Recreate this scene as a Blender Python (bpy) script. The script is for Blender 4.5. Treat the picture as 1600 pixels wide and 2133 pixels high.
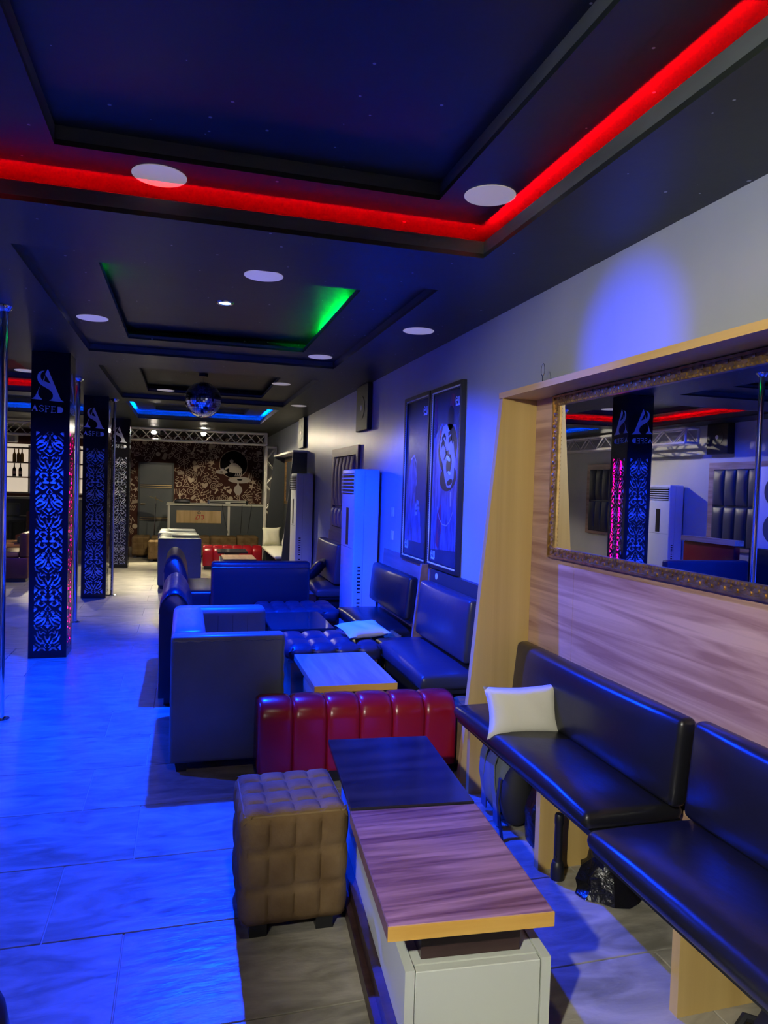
import bpy, bmesh, math, random
from mathutils import Vector, Matrix
from math import sin, cos, pi, radians, sqrt, atan2
random.seed(7)
S = bpy.context.scene
for o in list(bpy.data.objects): bpy.data.objects.remove(o, do_unlink=True)
COL = S.collection
# ------------------------------------------------------------------ camera
CAMH = 1.55
yaw, pit, roll = radians(15.674), radians(-1.985), radians(1.709)
fw = Vector((sin(yaw)*cos(pit), cos(yaw)*cos(pit), sin(pit)))
rt = Vector((cos(yaw), -sin(yaw), 0)); up = rt.cross(fw)
r2 = rt*cos(roll)+up*sin(roll); u2 = -rt*sin(roll)+up*cos(roll)
cam = bpy.data.cameras.new('camera'); co = bpy.data.objects.new('camera', cam); COL.objects.link(co)
Mx = Matrix((r2, u2, -fw)).transposed().to_4x4(); Mx.translation = (0, 0, CAMH); co.matrix_world = Mx
cam.sensor_fit = 'HORIZONTAL'; cam.sensor_width = 36.0; cam.lens = 36.0*1487.0/1600.0
cam.clip_start = .05; cam.clip_end = 100
S.camera = co
# ------------------------------------------------------------------ world, exposure
w = bpy.data.worlds.new('world'); S.world = w; w.use_nodes = True
w.node_tree.nodes['Background'].inputs[0].default_value = (.01, .012, .02, 1)
w.node_tree.nodes['Background'].inputs[1].default_value = .1
vs = S.view_settings; vs.view_transform = 'Standard'; vs.look = 'None'; vs.gamma = 1; vs.exposure = 0.0
vs.use_curve_mapping = False
cy = S.cycles; cy.max_bounces = 6; cy.diffuse_bounces = 3; cy.glossy_bounces = 4; cy.transmission_bounces = 2
cy.use_light_tree = False; cy.adaptive_threshold = .03; cy.caustics_reflective = False; cy.caustics_refractive = False
# light strengths (the lamps are built with their fixtures below)
BLUE = (0.0, 0.034, 1.0); WARM = (1.0, .86, .56); WHITE = (1.0, .90, .74)
P_A_CORE, P_A_WIDE = 900, 1250          # blue downlight over the seats
P_AL = 760                              # blue downlight of the left bay
P_L3 = 150
P_L4 = 260
P_R4 = 330
P_BOUNCE = 260
P_R1 = 28
P_BACK = 500
P_OVAL = 1500
P_STAGE = 230
# ------------------------------------------------------------------ materials
MATS = {}
def mat(name, col=(.5,.5,.5), rough=.5, metal=0, spec=.5, col2=None, scale=(4,4,4), detail=4, ramp=(.35,.65),
        distort=0, bump=0, bscale=40, bstretch=(1,1,1), emit=None, estr=0, coat=0, alpha=None, trans=0, rough2=None):
    if name in MATS: return MATS[name]
    m = bpy.data.materials.new(name); m.use_nodes = True; nt = m.node_tree; N = nt.nodes; L = nt.links
    b = N['Principled BSDF']
    b.inputs['Base Color'].default_value = (*col, 1); b.inputs['Roughness'].default_value = rough
    b.inputs['Metallic'].default_value = metal; b.inputs['Specular IOR Level'].default_value = spec
    if coat: b.inputs['Coat Weight'].default_value = coat; b.inputs['Coat Roughness'].default_value = .12
    if trans: b.inputs['Transmission Weight'].default_value = trans
    if emit: b.inputs['Emission Color'].default_value = (*emit, 1); b.inputs['Emission Strength'].default_value = estr
    if col2 or bump:
        tc = N.new('ShaderNodeTexCoord')
    if col2:
        mp = N.new('ShaderNodeMapping'); mp.inputs['Scale'].default_value = scale
        L.new(tc.outputs['Object'], mp.inputs['Vector'])
        nz = N.new('ShaderNodeTexNoise'); nz.inputs['Scale'].default_value = 1; nz.inputs['Detail'].default_value = detail
        nz.inputs['Distortion'].default_value = distort
        L.new(mp.outputs[0], nz.inputs['Vector'])
        cr = N.new('ShaderNodeValToRGB'); cr.color_ramp.elements[0].position = ramp[0]; cr.color_ramp.elements[1].position = ramp[1]
        cr.color_ramp.elements[0].color = (*col, 1); cr.color_ramp.elements[1].color = (*col2, 1)
        L.new(nz.outputs['Fac'], cr.inputs['Fac']); L.new(cr.outputs[0], b.inputs['Base Color'])
        if rough2 is not None:
            mr = N.new('ShaderNodeMapRange'); mr.inputs['From Min'].default_value = ramp[0]; mr.inputs['From Max'].default_value = ramp[1]
            mr.inputs['To Min'].default_value = rough; mr.inputs['To Max'].default_value = rough2
            L.new(nz.outputs['Fac'], mr.inputs['Value']); L.new(mr.outputs[0], b.inputs['Roughness'])
    if bump:
        mp2 = N.new('ShaderNodeMapping'); mp2.inputs['Scale'].default_value = [bscale*s for s in bstretch]
        L.new(tc.outputs['Object'], mp2.inputs['Vector'])
        n2 = N.new('ShaderNodeTexNoise'); n2.inputs['Scale'].default_value = 1; n2.inputs['Detail'].default_value = 5
        L.new(mp2.outputs[0], n2.inputs['Vector'])
        bp = N.new('ShaderNodeBump'); bp.inputs['Strength'].default_value = bump; bp.inputs['Distance'].default_value = .01
        L.new(n2.outputs['Fac'], bp.inputs['Height']); L.new(bp.outputs[0], b.inputs['Normal'])
    MATS[name] = m; return m

def speck_ceiling():
    m = mat('ceiling_black', (.012,.017,.010), .42, col2=(.021,.029,.018), scale=(1.2,2.2,2), detail=6, ramp=(.4,.75), bump=.12, bscale=7)
    nt = m.node_tree; N = nt.nodes; L = nt.links; b = N['Principled BSDF']
    src = b.inputs['Base Color'].links[0].from_socket
    tc = N.new('ShaderNodeTexCoord'); vo = N.new('ShaderNodeTexVoronoi'); vo.inputs['Scale'].default_value = 15
    L.new(tc.outputs['Object'], vo.inputs['Vector'])
    # only a few cells carry a chip of bare plaster, each of its own size
    sep = N.new('ShaderNodeSeparateColor'); L.new(vo.outputs['Color'], sep.inputs[0])
    mr = N.new('ShaderNodeMapRange'); mr.inputs['From Min'].default_value = .55; mr.inputs['From Max'].default_value = 1
    mr.inputs['To Min'].default_value = 0; mr.inputs['To Max'].default_value = .11; L.new(sep.outputs[0], mr.inputs['Value'])
    lt = N.new('ShaderNodeMath'); lt.operation = 'LESS_THAN'; L.new(vo.outputs['Distance'], lt.inputs[0]); L.new(mr.outputs[0], lt.inputs[1])
    mx = N.new('ShaderNodeMix'); mx.data_type = 'RGBA'
    L.new(lt.outputs[0], mx.inputs['Factor']); L.new(src, mx.inputs['A']); mx.inputs['B'].default_value = (.42,.43,.44,1)
    L.new(mx.outputs['Result'], b.inputs['Base Color'])
    return m
M_CEIL = speck_ceiling()
M_FASC = mat('cove_fascia_paint', (.065,.078,.070), .5, col2=(.10,.115,.105), scale=(3,3,9), detail=6, ramp=(.4,.75))
M_WALL = mat('wall_grey_satin', (.36,.40,.45), .33, col2=(.43,.46,.50), scale=(1.5,1.5,.5), detail=4, ramp=(.35,.7), bump=.10, bscale=9, bstretch=(1,1,.35))
M_LWALL = mat('wall_pale_grey', (.46,.47,.46), .5, col2=(.52,.52,.50), scale=(2,2,1), bump=.05, bscale=12)
M_TILE = mat('floor_slate_tile', (.20,.19,.15), .30, col2=(.46,.43,.36), scale=(3.5,9,3), detail=7, ramp=(.30,.72), distort=1.6, bump=.42, bscale=11, bstretch=(.8,2.4,1), rough2=.42)
M_GROUT = mat('floor_grout', (.50,.48,.44), .8)
def wood(name, a, b, axis, fine=16, coarse=1.3, rough=.38, distort=.6, ramp=(.38,.64)):
    s = [fine]*3; s[axis] = coarse
    return mat(name, a, rough, col2=b, scale=s, detail=7, distort=distort, ramp=ramp, bump=.05, bscale=1, bstretch=[x*5 for x in s])
M_OAKV = wood('oak_vertical', (.48,.31,.09), (.68,.49,.18), 2, fine=8, coarse=.16, distort=.35, ramp=(.30,.72))
M_OAKY = wood('oak_horizontal', (.36,.19,.12), (.66,.43,.27), 1, fine=17, coarse=.85, distort=1.1, ramp=(.34,.62))
M_OAKE = wood('oak_edge', (.66,.42,.13), (.74,.50,.18), 1, fine=12, coarse=1)
M_TABW = wood('walnut_top', (.14,.05,.045), (.44,.23,.19), 0, fine=26, coarse=1.8, rough=.3, distort=1.2, ramp=(.33,.66))
M_TABE = mat('honey_edge_band', (.68,.38,.07), .45, col2=(.75,.45,.10), scale=(3,30,30))
M_WENGE = wood('wenge', (.030,.014,.014), (.055,.028,.026), 0, fine=20, coarse=2)
M_DARKTOP = mat('dark_gloss_top', (.012,.012,.022), .16, col2=(.03,.028,.04), scale=(2,14,2), detail=6)
M_GLASS = mat('smoked_glass', (.03,.045,.055), .06, spec=.8)
M_TOPB = wood('oak_top_brown', (.34,.22,.15), (.52,.36,.26), 1, fine=16, coarse=1.2, rough=.3)
M_BRBASE = wood('brown_board', (.15,.075,.055), (.25,.13,.095), 0, fine=14, coarse=1.2)
M_BOARD = wood('dusty_board', (.22,.14,.13), (.32,.21,.19), 1, fine=14, coarse=1.2)
M_CREAM = mat('cream_laminate', (.62,.66,.58), .45)
M_LEA_BLK = mat('black_leather', (.012,.012,.015), .30, spec=.5, bump=.18, bscale=16, bstretch=(1,.5,1))
M_LEA_NAVY = mat('navy_leather', (.035,.037,.06), .33, bump=.15, bscale=14)
M_LEA_DK = mat('dark_navy_leather', (.016,.017,.026), .30, bump=.2, bscale=12)
M_LEA_GREY = mat('grey_leather', (.135,.155,.165), .36, col2=(.16,.18,.185), scale=(6,6,6), bump=.14, bscale=18)
M_LEA_RED = mat('red_leather', (.30,.006,.014), .27, bump=.10, bscale=14)
M_LEA_BRN = mat('plum_leather', (.17,.085,.08), .38, bump=.12, bscale=14)
M_LEA_MAR = mat('maroon_leather', (.11,.03,.025), .4, bump=.1, bscale=12)
M_ORANGE = mat('tan_cushion', (.62,.28,.09), .55)
M_PADPINK = mat('mauve_padding', (.33,.24,.23), .5, bump=.06, bscale=20)
M_PADDARK = mat('charcoal_padding', (.055,.058,.068), .4, bump=.06, bscale=20)
M_SUEDE = mat('brown_suede', (.14,.085,.035), .85, spec=.2, col2=(.22,.145,.07), scale=(9,9,9), detail=5, ramp=(.35,.7), bump=.25, bscale=90)
M_SUEDE2 = mat('mauve_velvet', (.22,.15,.15), .8, spec=.2, col2=(.27,.19,.18), scale=(9,9,9), bump=.2, bscale=80)
M_YELLOW = mat('yellow_velvet', (.45,.36,.03), .8)
M_STITCH = mat('piping_thread', (.20,.13,.05), .7)
M_PILLOW = mat('cream_cotton', (.74,.72,.60), .85, spec=.2, bump=.3, bscale=22)
M_AC = mat('white_enamel', (.72,.75,.76), .32)
M_DARKPL = mat('dark_plastic', (.015,.016,.018), .35)
M_BLKMET = mat('black_sheet', (.006,.006,.008), .18, spec=.5)
M_PALE = mat('pale_backing', (.70,.74,.80), .5)
M_CHROME = mat('chrome', (.85,.86,.88), .09, metal=1)
M_ALU = mat('truss_aluminium', (.82,.79,.72), .36, metal=.15)
M_MIRROR = mat('mirror_silver', (.93,.94,.95), .0, metal=1)
M_FACET = mat('ball_facets', (.80,.82,.86), .05, metal=1)
M_GOLD = mat('gold_frame', (.30,.18,.06), .34, metal=.85, col2=(.52,.34,.13), scale=(30,30,30))
M_DISC = mat('disc_added_glow', (.86,.82,.72), .6, emit=(1,.90,.70), estr=.2)  # discs are unlit covers; emission stands in for missing bounce light
M_DKGREY = mat('charcoal_paint', (.035,.04,.045), .42)
M_SLATE = mat('slate_panel', (.075,.088,.10), .45, col2=(.09,.10,.11), scale=(3,3,3))
M_TRIMW = mat('white_trim', (.70,.68,.62), .45)
M_MURALBG = mat('mural_maroon', (.060,.020,.015), .8, spec=.2)
M_MURALFG = mat('mural_cream', (.55,.43,.33), .6)
M_MURALMID = mat('mural_tan', (.36,.27,.21), .6)
M_PLAQUE = wood('plaque_wood', (.56,.37,.16), (.72,.52,.26), 2, fine=10, coarse=1)
M_REDP = mat('red_letter', (.55,.03,.02), .4)
M_BAG = mat('black_plastic_bag', (.008,.008,.010), .22, bump=.9, bscale=26)
M_PACK = mat('grey_backpack', (.10,.12,.14), .7, bump=.1, bscale=60)
M_PACKD = mat('black_canvas', (.012,.012,.014), .75)
M_RUBBER = mat('black_rubber', (.010,.010,.011), .45)
M_BRASS = mat('brass', (.55,.42,.20), .35, metal=1)
M_BOTG = mat('amber_glass', (.42,.24,.05), .15)
M_BOTD = mat('dark_glass', (.02,.008,.012), .12)
M_BLABEL = mat('bottle_label', (.75,.55,.55), .6)
M_LIGHTBOX = mat('lit_shelf_back', (.78,.70,.60), .6, emit=(1,.84,.64), estr=.55)
M_REDLED = mat('red_led', (0,0,0), .5, emit=(1,0,.002), estr=420)
M_BLUELED = mat('blue_led', (0,0,0), .5, emit=(.0,.05,1), estr=900)
M_GREENLED = mat('green_led', (0,0,0), .5, emit=(.0,1,.07), estr=170)
M_PINKLED = mat('pink_led', (0,0,0), .5, emit=(1,.0,.13), estr=34)
M_LENSB = mat('lens_blue', (.5,.6,1), .3, emit=(.25,.5,1), estr=9)
M_LENSW = mat('lens_white', (1,1,1), .3, emit=(1,.93,.78), estr=160)
M_LENSD = mat('lens_warm', (1,1,1), .3, emit=(1,.9,.7), estr=5)

# ------------------------------------------------------------------ geometry helpers
class G:
    def __init__(s): s.v = []; s.f = []
    def add(s, v, f):
        n = len(s.v); s.v += [tuple(p) for p in v]; s.f += [tuple(i+n for i in q) for q in f]; return s
    def box(s, x0,y0,z0,x1,y1,z1):
        return s.add([(x0,y0,z0),(x1,y0,z0),(x1,y1,z0),(x0,y1,z0),(x0,y0,z1),(x1,y0,z1),(x1,y1,z1),(x0,y1,z1)],
                     [(0,3,2,1),(4,5,6,7),(0,1,5,4),(1,2,6,5),(2,3,7,6),(3,0,4,7)])
    def rbox(s, x0,y0,z0,x1,y1,z1, r=.02, seg=3):
        bm = bmesh.new(); bmesh.ops.create_cube(bm, size=1)
        for v in bm.verts: v.co = ((x0+x1)/2+v.co.x*(x1-x0), (y0+y1)/2+v.co.y*(y1-y0), (z0+z1)/2+v.co.z*(z1-z0))
        r = min(r, .49*min(x1-x0, y1-y0, z1-z0))
        bmesh.ops.bevel(bm, geom=list(bm.edges), offset=r, segments=seg, profile=.5, affect='EDGES')
        bm.verts.ensure_lookup_table()
        s.add([v.co[:] for v in bm.verts], [[v.index for v in f.verts] for f in bm.faces]); bm.free(); return s
    def cyl(s, p0, p1, r, n=10, r2=None, caps=True):
        p0 = Vector(p0); p1 = Vector(p1); r2 = r if r2 is None else r2
        d = (p1-p0).normalized(); a = d.orthogonal().normalized(); b = d.cross(a)
        v = [p0+(a*cos(2*pi*i/n)+b*sin(2*pi*i/n))*r for i in range(n)]+[p1+(a*cos(2*pi*i/n)+b*sin(2*pi*i/n))*r2 for i in range(n)]
        f = [(i,(i+1)%n,n+(i+1)%n,n+i) for i in range(n)]
        if caps: f += [tuple(range(n-1,-1,-1)), tuple(range(n,2*n))]
        return s.add(v, f)
    def tube(s, pts, r, n=6, closed=False):
        pts = [Vector(p) for p in pts]; m = len(pts); V = []; a = None
        for i, p in enumerate(pts):
            if closed: d = pts[(i+1)%m]-pts[i-1]
            else: d = pts[min(i+1,m-1)]-pts[max(i-1,0)]
            d.normalize()
            a = d.orthogonal().normalized() if a is None else (a-d*a.dot(d)).normalized()
            b = d.cross(a)
            rr = r[i] if isinstance(r, (list,tuple)) else r
            V += [p+(a*cos(2*pi*k/n)+b*sin(2*pi*k/n))*rr for k in range(n)]
        F = []
        for i in range(m if closed else m-1):
            j = (i+1)%m
            F += [(i*n+k, i*n+(k+1)%n, j*n+(k+1)%n, j*n+k) for k in range(n)]
        if not closed: F += [tuple(range(n-1,-1,-1)), tuple((m-1)*n+k for k in range(n))]
        return s.add(V, F)
    def lathe(s, prof, c, n=24):
        V = []; F = []; m = len(prof)
        for i in range(n):
            t = 2*pi*i/n
            V += [(c[0]+r*cos(t), c[1]+r*sin(t), c[2]+z) for r, z in prof]
        for i in range(n):
            j = (i+1)%n
            F += [(i*m+k, j*m+k, j*m+k+1, i*m+k+1) for k in range(m-1)]
        return s.add(V, F)
    def prism(s, poly, fn, a, b):            # poly: 2D outline, fn(u,v,t)->xyz
        n = len(poly)
        return s.add([fn(u,v,a) for u,v in poly]+[fn(u,v,b) for u,v in poly],
                     [tuple(range(n-1,-1,-1)), tuple(range(n,2*n))]+[(i,(i+1)%n,n+(i+1)%n,n+i) for i in range(n)])
    def sphere(s, c, r, n=12, m=8, sc=(1,1,1)):
        V = [(c[0],c[1],c[2]-r*sc[2])]; F = []
        for j in range(1,m):
            t = pi*j/m
            V += [(c[0]+r*sc[0]*sin(t)*cos(2*pi*i/n), c[1]+r*sc[1]*sin(t)*sin(2*pi*i/n), c[2]-r*sc[2]*cos(t)) for i in range(n)]
        V.append((c[0],c[1],c[2]+r*sc[2])); k = len(V)-1
        F += [(0,1+(i+1)%n,1+i) for i in range(n)]
        for j in range(m-2): F += [(1+j*n+i,1+j*n+(i+1)%n,1+(j+1)*n+(i+1)%n,1+(j+1)*n+i) for i in range(n)]
        F += [(1+(m-2)*n+i,1+(m-2)*n+(i+1)%n,k) for i in range(n)]
        return s.add(V, F)
    def xf(s, fn): s.v = [tuple(fn(*p)) for p in s.v]; return s
ORI = {}
def setp(o, label=None, cat=None, group=None, kind=None):
    if label: o['label'] = label
    if cat: o['category'] = cat
    if group: o['group'] = group
    if kind: o['kind'] = kind
    return o
def thing(name, label, cat, loc, group=None):
    o = bpy.data.objects.new(name, None); COL.objects.link(o); o.location = loc; o.empty_display_size = .1
    ORI[o] = Vector(loc); return setp(o, label, cat, group)
def mk(name, g, m, parent=None, label=None, cat=None, group=None, kind=None, smooth=False, ang=40):
    if parent is not None: org = ORI[parent]
    else:
        xs = [p[0] for p in g.v]; ys = [p[1] for p in g.v]; zs = [p[2] for p in g.v]
        org = Vector(((min(xs)+max(xs))/2, (min(ys)+max(ys))/2, min(zs)))
        if kind == 'structure': org = Vector((0,0,0))
    me = bpy.data.meshes.new(name)
    me.from_pydata([(p[0]-org.x, p[1]-org.y, p[2]-org.z) for p in g.v], [], g.f)
    bm = bmesh.new(); bm.from_mesh(me); bmesh.ops.recalc_face_normals(bm, faces=bm.faces); bm.to_mesh(me); bm.free()
    me.materials.append(m)
    if smooth:
        me.shade_smooth()
        try: me.set_sharp_from_angle(angle=radians(ang))
        except Exception: pass
    o = bpy.data.objects.new(name, me); COL.objects.link(o); ORI[o] = org
    if parent is not None: o.parent = parent
    else: o.location = org
    return setp(o, label, cat, group, kind)
def copy_tree(o, loc=None, parent=None, **kw):
    c = o.copy(); COL.objects.link(c)
    if parent is not None: c.parent = parent; ORI[c] = ORI[parent]
    if loc is not None: c.location = loc; ORI[c] = Vector(loc)
    for k, v in kw.items(): c[k] = v
    for ch in list(o.children): copy_tree(ch, parent=c)
    return c
def light(kind, parent, loc, power, col, **kw):
    l = bpy.data.lights.new('lamp_light', kind); l.energy = power; l.color = col
    for k, v in kw.items():
        if k != 'aim': setattr(l, k, v)
    o = bpy.data.objects.new('lamp_light', l); COL.objects.link(o); o.parent = parent
    o.location = Vector(loc)-ORI[parent]
    aim = kw.get('aim')
    if aim is not None: o.rotation_euler = (Vector(aim)-Vector(loc)).to_track_quat('-Z', 'Y').to_euler()
    return o
# ------------------------------------------------------------------ the room
XW, XL, YB, YF = 1.815, -3.9, 17.5, -3.5
ZS = 2.61
def tile_coords():
    nt = M_TILE.node_tree; N = nt.nodes; L = nt.links
    tc = [n for n in N if n.type == 'TEX_COORD'][0]
    oi = N.new('ShaderNodeObjectInfo'); sc = N.new('ShaderNodeVectorMath'); sc.operation = 'SCALE'
    cb = N.new('ShaderNodeCombineXYZ'); L.new(oi.outputs['Random'], cb.inputs[0]); L.new(oi.outputs['Random'], cb.inputs[1])
    L.new(cb.outputs[0], sc.inputs[0]); sc.inputs['Scale'].default_value = 17
    ad = N.new('ShaderNodeVectorMath'); L.new(tc.outputs['Object'], ad.inputs[0]); L.new(sc.outputs[0], ad.inputs[1])
    for l in list(L):
        if l.from_node == tc and l.to_node != ad:
            s = l.to_socket; L.remove(l); L.new(ad.outputs[0], s)
tile_coords()
fl = mk('floor', G().box(XL,YF,-.06,XW,YB,-.006), M_GROUT, kind='structure'); fl['label'] = 'slate-look tiled floor in half-overlapping rows'
cache = {}
for k in range(-11, 31):
    y0 = 2.03+.5*k; y1 = min(y0+.5, YB); y0 = max(y0, YF)
    if y1-y0 < .03: continue
    xj = -.17 if k % 2 == 0 else -.43
    xs = [xj+i for i in range(-5, 5)]; xs = [XL]+[x for x in xs if XL+.02 < x < XW-.02]+[XW]
    for a, b in zip(xs[:-1], xs[1:]):
        if b-a < .02: continue
        key = (round(b-a,3), round(y1-y0,3))
        if key not in cache:
            t = mk('tile', G().rbox(-(b-a)/2+.0022,-(y1-y0)/2+.0022,-.03,(b-a)/2-.0022,(y1-y0)/2-.0022,0,.0018,1), M_TILE, fl)
            cache[key] = t
        else:
            t = cache[key].copy(); COL.objects.link(t)
        t.location = ((a+b)/2, (y0+y1)/2, 0)
mk('wall_right', G().box(XW,YF,0,XW+.12,YB,2.95), M_WALL, kind='structure')
mk('wall_left', G().box(XL-.12,YF,0,XL,YB,2.95), M_LWALL, kind='structure')
mk('wall_front', G().box(XL,YF-.12,0,XW,YF,2.95), M_LWALL, kind='structure')
wb = mk('wall_back', G().box(XL,YB,0,XW,YB+.12,2.95), M_MURALBG, kind='structure')
# ceiling: soffit with openings, a cove in each
cei = None
R = {'R1': (-.775,1.298,.30,3.07), 'R2': (-.785,1.285,3.64,6.42), 'R3': (-.795,1.29,7.18,9.88), 'R4': (-.79,1.29,10.32,13.0),
     'L1': (-3.45,-1.42,.30,3.07), 'L2': (-3.45,-1.42,3.64,6.42), 'L3': (-3.45,-1.42,7.18,9.88), 'L4': (-3.45,-1.42,10.32,13.0)}
xb = sorted({XL,XW}|{r[0] for r in R.values()}|{r[1] for r in R.values()}); yb = sorted({YF,YB}|{r[2] for r in R.values()}|{r[3] for r in R.values()})
g = G()
for xa, xc in zip(xb[:-1], xb[1:]):
    for ya, yc in zip(yb[:-1], yb[1:]):
        mx_, my_ = (xa+xc)/2, (ya+yc)/2
        if not any(r[0]<mx_<r[1] and r[2]<my_<r[3] for r in R.values()): g.box(xa,ya,ZS,xc,yc,ZS+.02)
cei = mk('ceiling', g, M_CEIL, kind='structure'); cei['label'] = 'black painted ceiling with stepped recesses'
mk('ceiling_slab', G().box(XL,YF,2.93,XW,YB,2.97), M_CEIL, cei)
def ring(g, o, i, z0, z1):     # rectangular ring o=(x0,x1,y0,y1) outside, i inside
    g.box(o[0],o[2],z0,o[1],i[2],z1); g.box(o[0],i[3],z0,o[1],o[3],z1); g.box(o[0],i[2],z0,i[0],i[3],z1); g.box(i[1],i[2],z0,o[1],i[3],z1)
    return g
def off(r, dx, dy=None): dy = dx if dy is None else dy; return (r[0]+dx, r[1]-dx, r[2]+dy, r[3]-dy)
def cove(r, outer, zi=None):
    if outer:
        t = off(r,-.17)
        mk('cove_fascia', ring(G(), off(r,-.018), r, ZS+.0202, 2.685), M_FASC, cei)
        mk('cove_wall', ring(G(), off(t,-.02), t, ZS+.02, 2.77), M_CEIL, cei)
        i = off(r,.30,.22)
        mk('cove_ring', ring(G(), t, i, 2.75, 2.7698), M_CEIL, cei)
        mk('inner_fascia', ring(G(), off(i,-.018), i, 2.7702, 2.83), M_FASC, cei)
        mk('cove_panel', G().box(i[0],i[2],2.82,i[1],i[3],2.84), M_CEIL, cei)
    else:
        mk('cove_fascia', ring(G(), off(r,-.018), r, ZS+.0202, 2.69), M_FASC, cei)
        i = off(r,.335,.37)
        mk('cove_ring', ring(G(), r, i, 2.67, 2.685), M_CEIL, cei)
        mk('inner_fascia', ring(G(), off(i,-.015), i, 2.6852, 2.705), M_FASC, cei)
        t = off(i,-.14)
        mk('cove_wall', ring(G(), off(t,-.02), t, 2.685, 2.78), M_CEIL, cei)
        mk('cove_panel', G().box(t[0],t[2],2.76,t[1],t[3],2.78), M_CEIL, cei)
for k, r in R.items(): cove(r, k in ('R1','R4','L3','L4'))
def led_ring(r, m, label, name='led_strip'):
    o = off(r,-.052); i = off(r,-.042)
    t = thing(name, label, 'light strip', ((r[0]+r[1])/2, (r[2]+r[3])/2, ZS+.02))
    for q in ((o[0],o[2],o[1],i[2]),(o[0],i[3],o[1],o[3]),(o[0],i[2],i[0],i[3]),(i[1],i[2],o[1],i[3])):
        mk('led_tape', G().box(q[0],q[1],ZS+.021,q[2],q[3],ZS+.026), m, t)
    return t
led_ring(R['R1'], M_REDLED, 'red LED strip glowing along the nearest ceiling cove')
led_ring(R['R4'], M_BLUELED, 'blue LED strip in the far ceiling cove above the disco ball area')
led_ring(R['L3'], M_REDLED, 'red LED strip in the side bay cove, seen in the wall mirror')
led_ring(R['L4'], M_BLUELED, 'blue LED strip in the side bay cove behind the nearest cutout column')
gi = off(off(R['R2'],.335,.37),-.10)
t = thing('led_strip', 'broken green LED strip in the second ceiling cove', 'light strip', (.25,5,2.686))
for x, y0, y1 in ((gi[0],4.05,4.50),(gi[1],4.05,4.35),(gi[1],4.85,5.80)):
    mk('led_tape', G().box(x-.005,y0,2.687,x+.005,y1,2.692), M_GREENLED, t)
# round unlit discs on the ceiling, a faint glow put into their material
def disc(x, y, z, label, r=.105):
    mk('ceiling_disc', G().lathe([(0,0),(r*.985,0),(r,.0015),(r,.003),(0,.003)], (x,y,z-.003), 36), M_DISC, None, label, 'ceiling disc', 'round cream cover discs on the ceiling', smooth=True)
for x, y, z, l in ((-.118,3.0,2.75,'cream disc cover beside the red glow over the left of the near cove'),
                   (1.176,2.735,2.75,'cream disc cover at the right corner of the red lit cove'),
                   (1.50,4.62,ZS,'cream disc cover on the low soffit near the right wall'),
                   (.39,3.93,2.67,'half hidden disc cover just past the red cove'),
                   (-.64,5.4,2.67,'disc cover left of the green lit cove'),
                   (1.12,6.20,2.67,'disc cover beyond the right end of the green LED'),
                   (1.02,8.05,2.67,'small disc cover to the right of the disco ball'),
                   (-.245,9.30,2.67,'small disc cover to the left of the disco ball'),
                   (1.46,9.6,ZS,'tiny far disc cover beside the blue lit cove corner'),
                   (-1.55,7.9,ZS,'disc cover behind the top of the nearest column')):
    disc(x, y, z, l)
# downlights set into the recess panels
def downlight(x, y, z, lens, label):
    t = thing('downlight', label, 'lamp', (x,y,z))
    mk('trim_ring', G().lathe([(.040,-.002),(.046,-.006),(.058,-.006),(.060,0),(.040,0)], (x,y,z), 28), M_CHROME, t, smooth=True)
    mk('lens', G().lathe([(0,-.003),(.039,-.003),(.040,0)], (x,y,z), 24), lens, t, smooth=True)
    return t
d = downlight(.24,4.98,2.76, M_LENSB, 'lit blue downlight in the middle of the second ceiling recess')
light('SPOT', d, (.24,4.98,2.745), P_A_CORE, BLUE, spot_size=radians(106), spot_blend=.25, shadow_soft_size=.03, aim=(.24,4.98,0))
light('SPOT', d, (.24,4.98,2.745), P_A_WIDE, BLUE, spot_size=radians(148), spot_blend=.35, shadow_soft_size=.03, aim=(.24,4.98,0))
d = downlight(-2.45,5.0,2.76, M_LENSB, 'blue downlight in the side bay recess, outside the left edge')
light('SPOT', d, (-2.45,5.0,2.745), P_AL, BLUE, spot_size=radians(146), spot_blend=.35, shadow_soft_size=.03, aim=(-2.45,5.0,0))
d = downlight(-2.45,8.5,2.82, M_LENSB, 'blue downlight in the side bay recess beyond the nearest column')
light('SPOT', d, (-2.45,8.5,2.805), P_L3, BLUE, spot_size=radians(150), spot_blend=.3, shadow_soft_size=.03, aim=(-2.45,8.5,0))
d = downlight(-2.45,11.65,2.82, M_LENSD, 'white downlight in the side bay recess near the bar')
light('SPOT', d, (-2.45,11.65,2.805), P_L4, WHITE, spot_size=radians(72), spot_blend=.3, shadow_soft_size=.04, aim=(XL,9.0,1.3))
d = downlight(.25,11.65,2.82, M_LENSD, 'warm downlight hidden behind the disco ball')
light('SPOT', d, (.25,11.65,2.805), P_R4, WARM, spot_size=radians(136), spot_blend=.2, shadow_soft_size=.05, aim=(.25,12.3,0))
d = downlight(.25,-1.7,ZS, M_LENSD, 'added white fill lamp in the soffit behind the camera, bouncing light onto the ceiling')
light('SPOT', d, (.25,-1.7,ZS-.015), P_BOUNCE, (1,.95,.82), spot_size=radians(72), spot_blend=.3, shadow_soft_size=.05, aim=(.25,-1.7,0))  # added lamp, its floor bounce brightens the near ceiling and discs
d = downlight(.26,1.45,2.82, M_LENSD, 'warm downlight in the nearest recess, just above the frame')
light('SPOT', d, (.26,1.45,2.805), P_R1, WARM, spot_size=radians(165), spot_blend=.2, shadow_soft_size=.06, aim=(.26,1.45,0))
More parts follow.
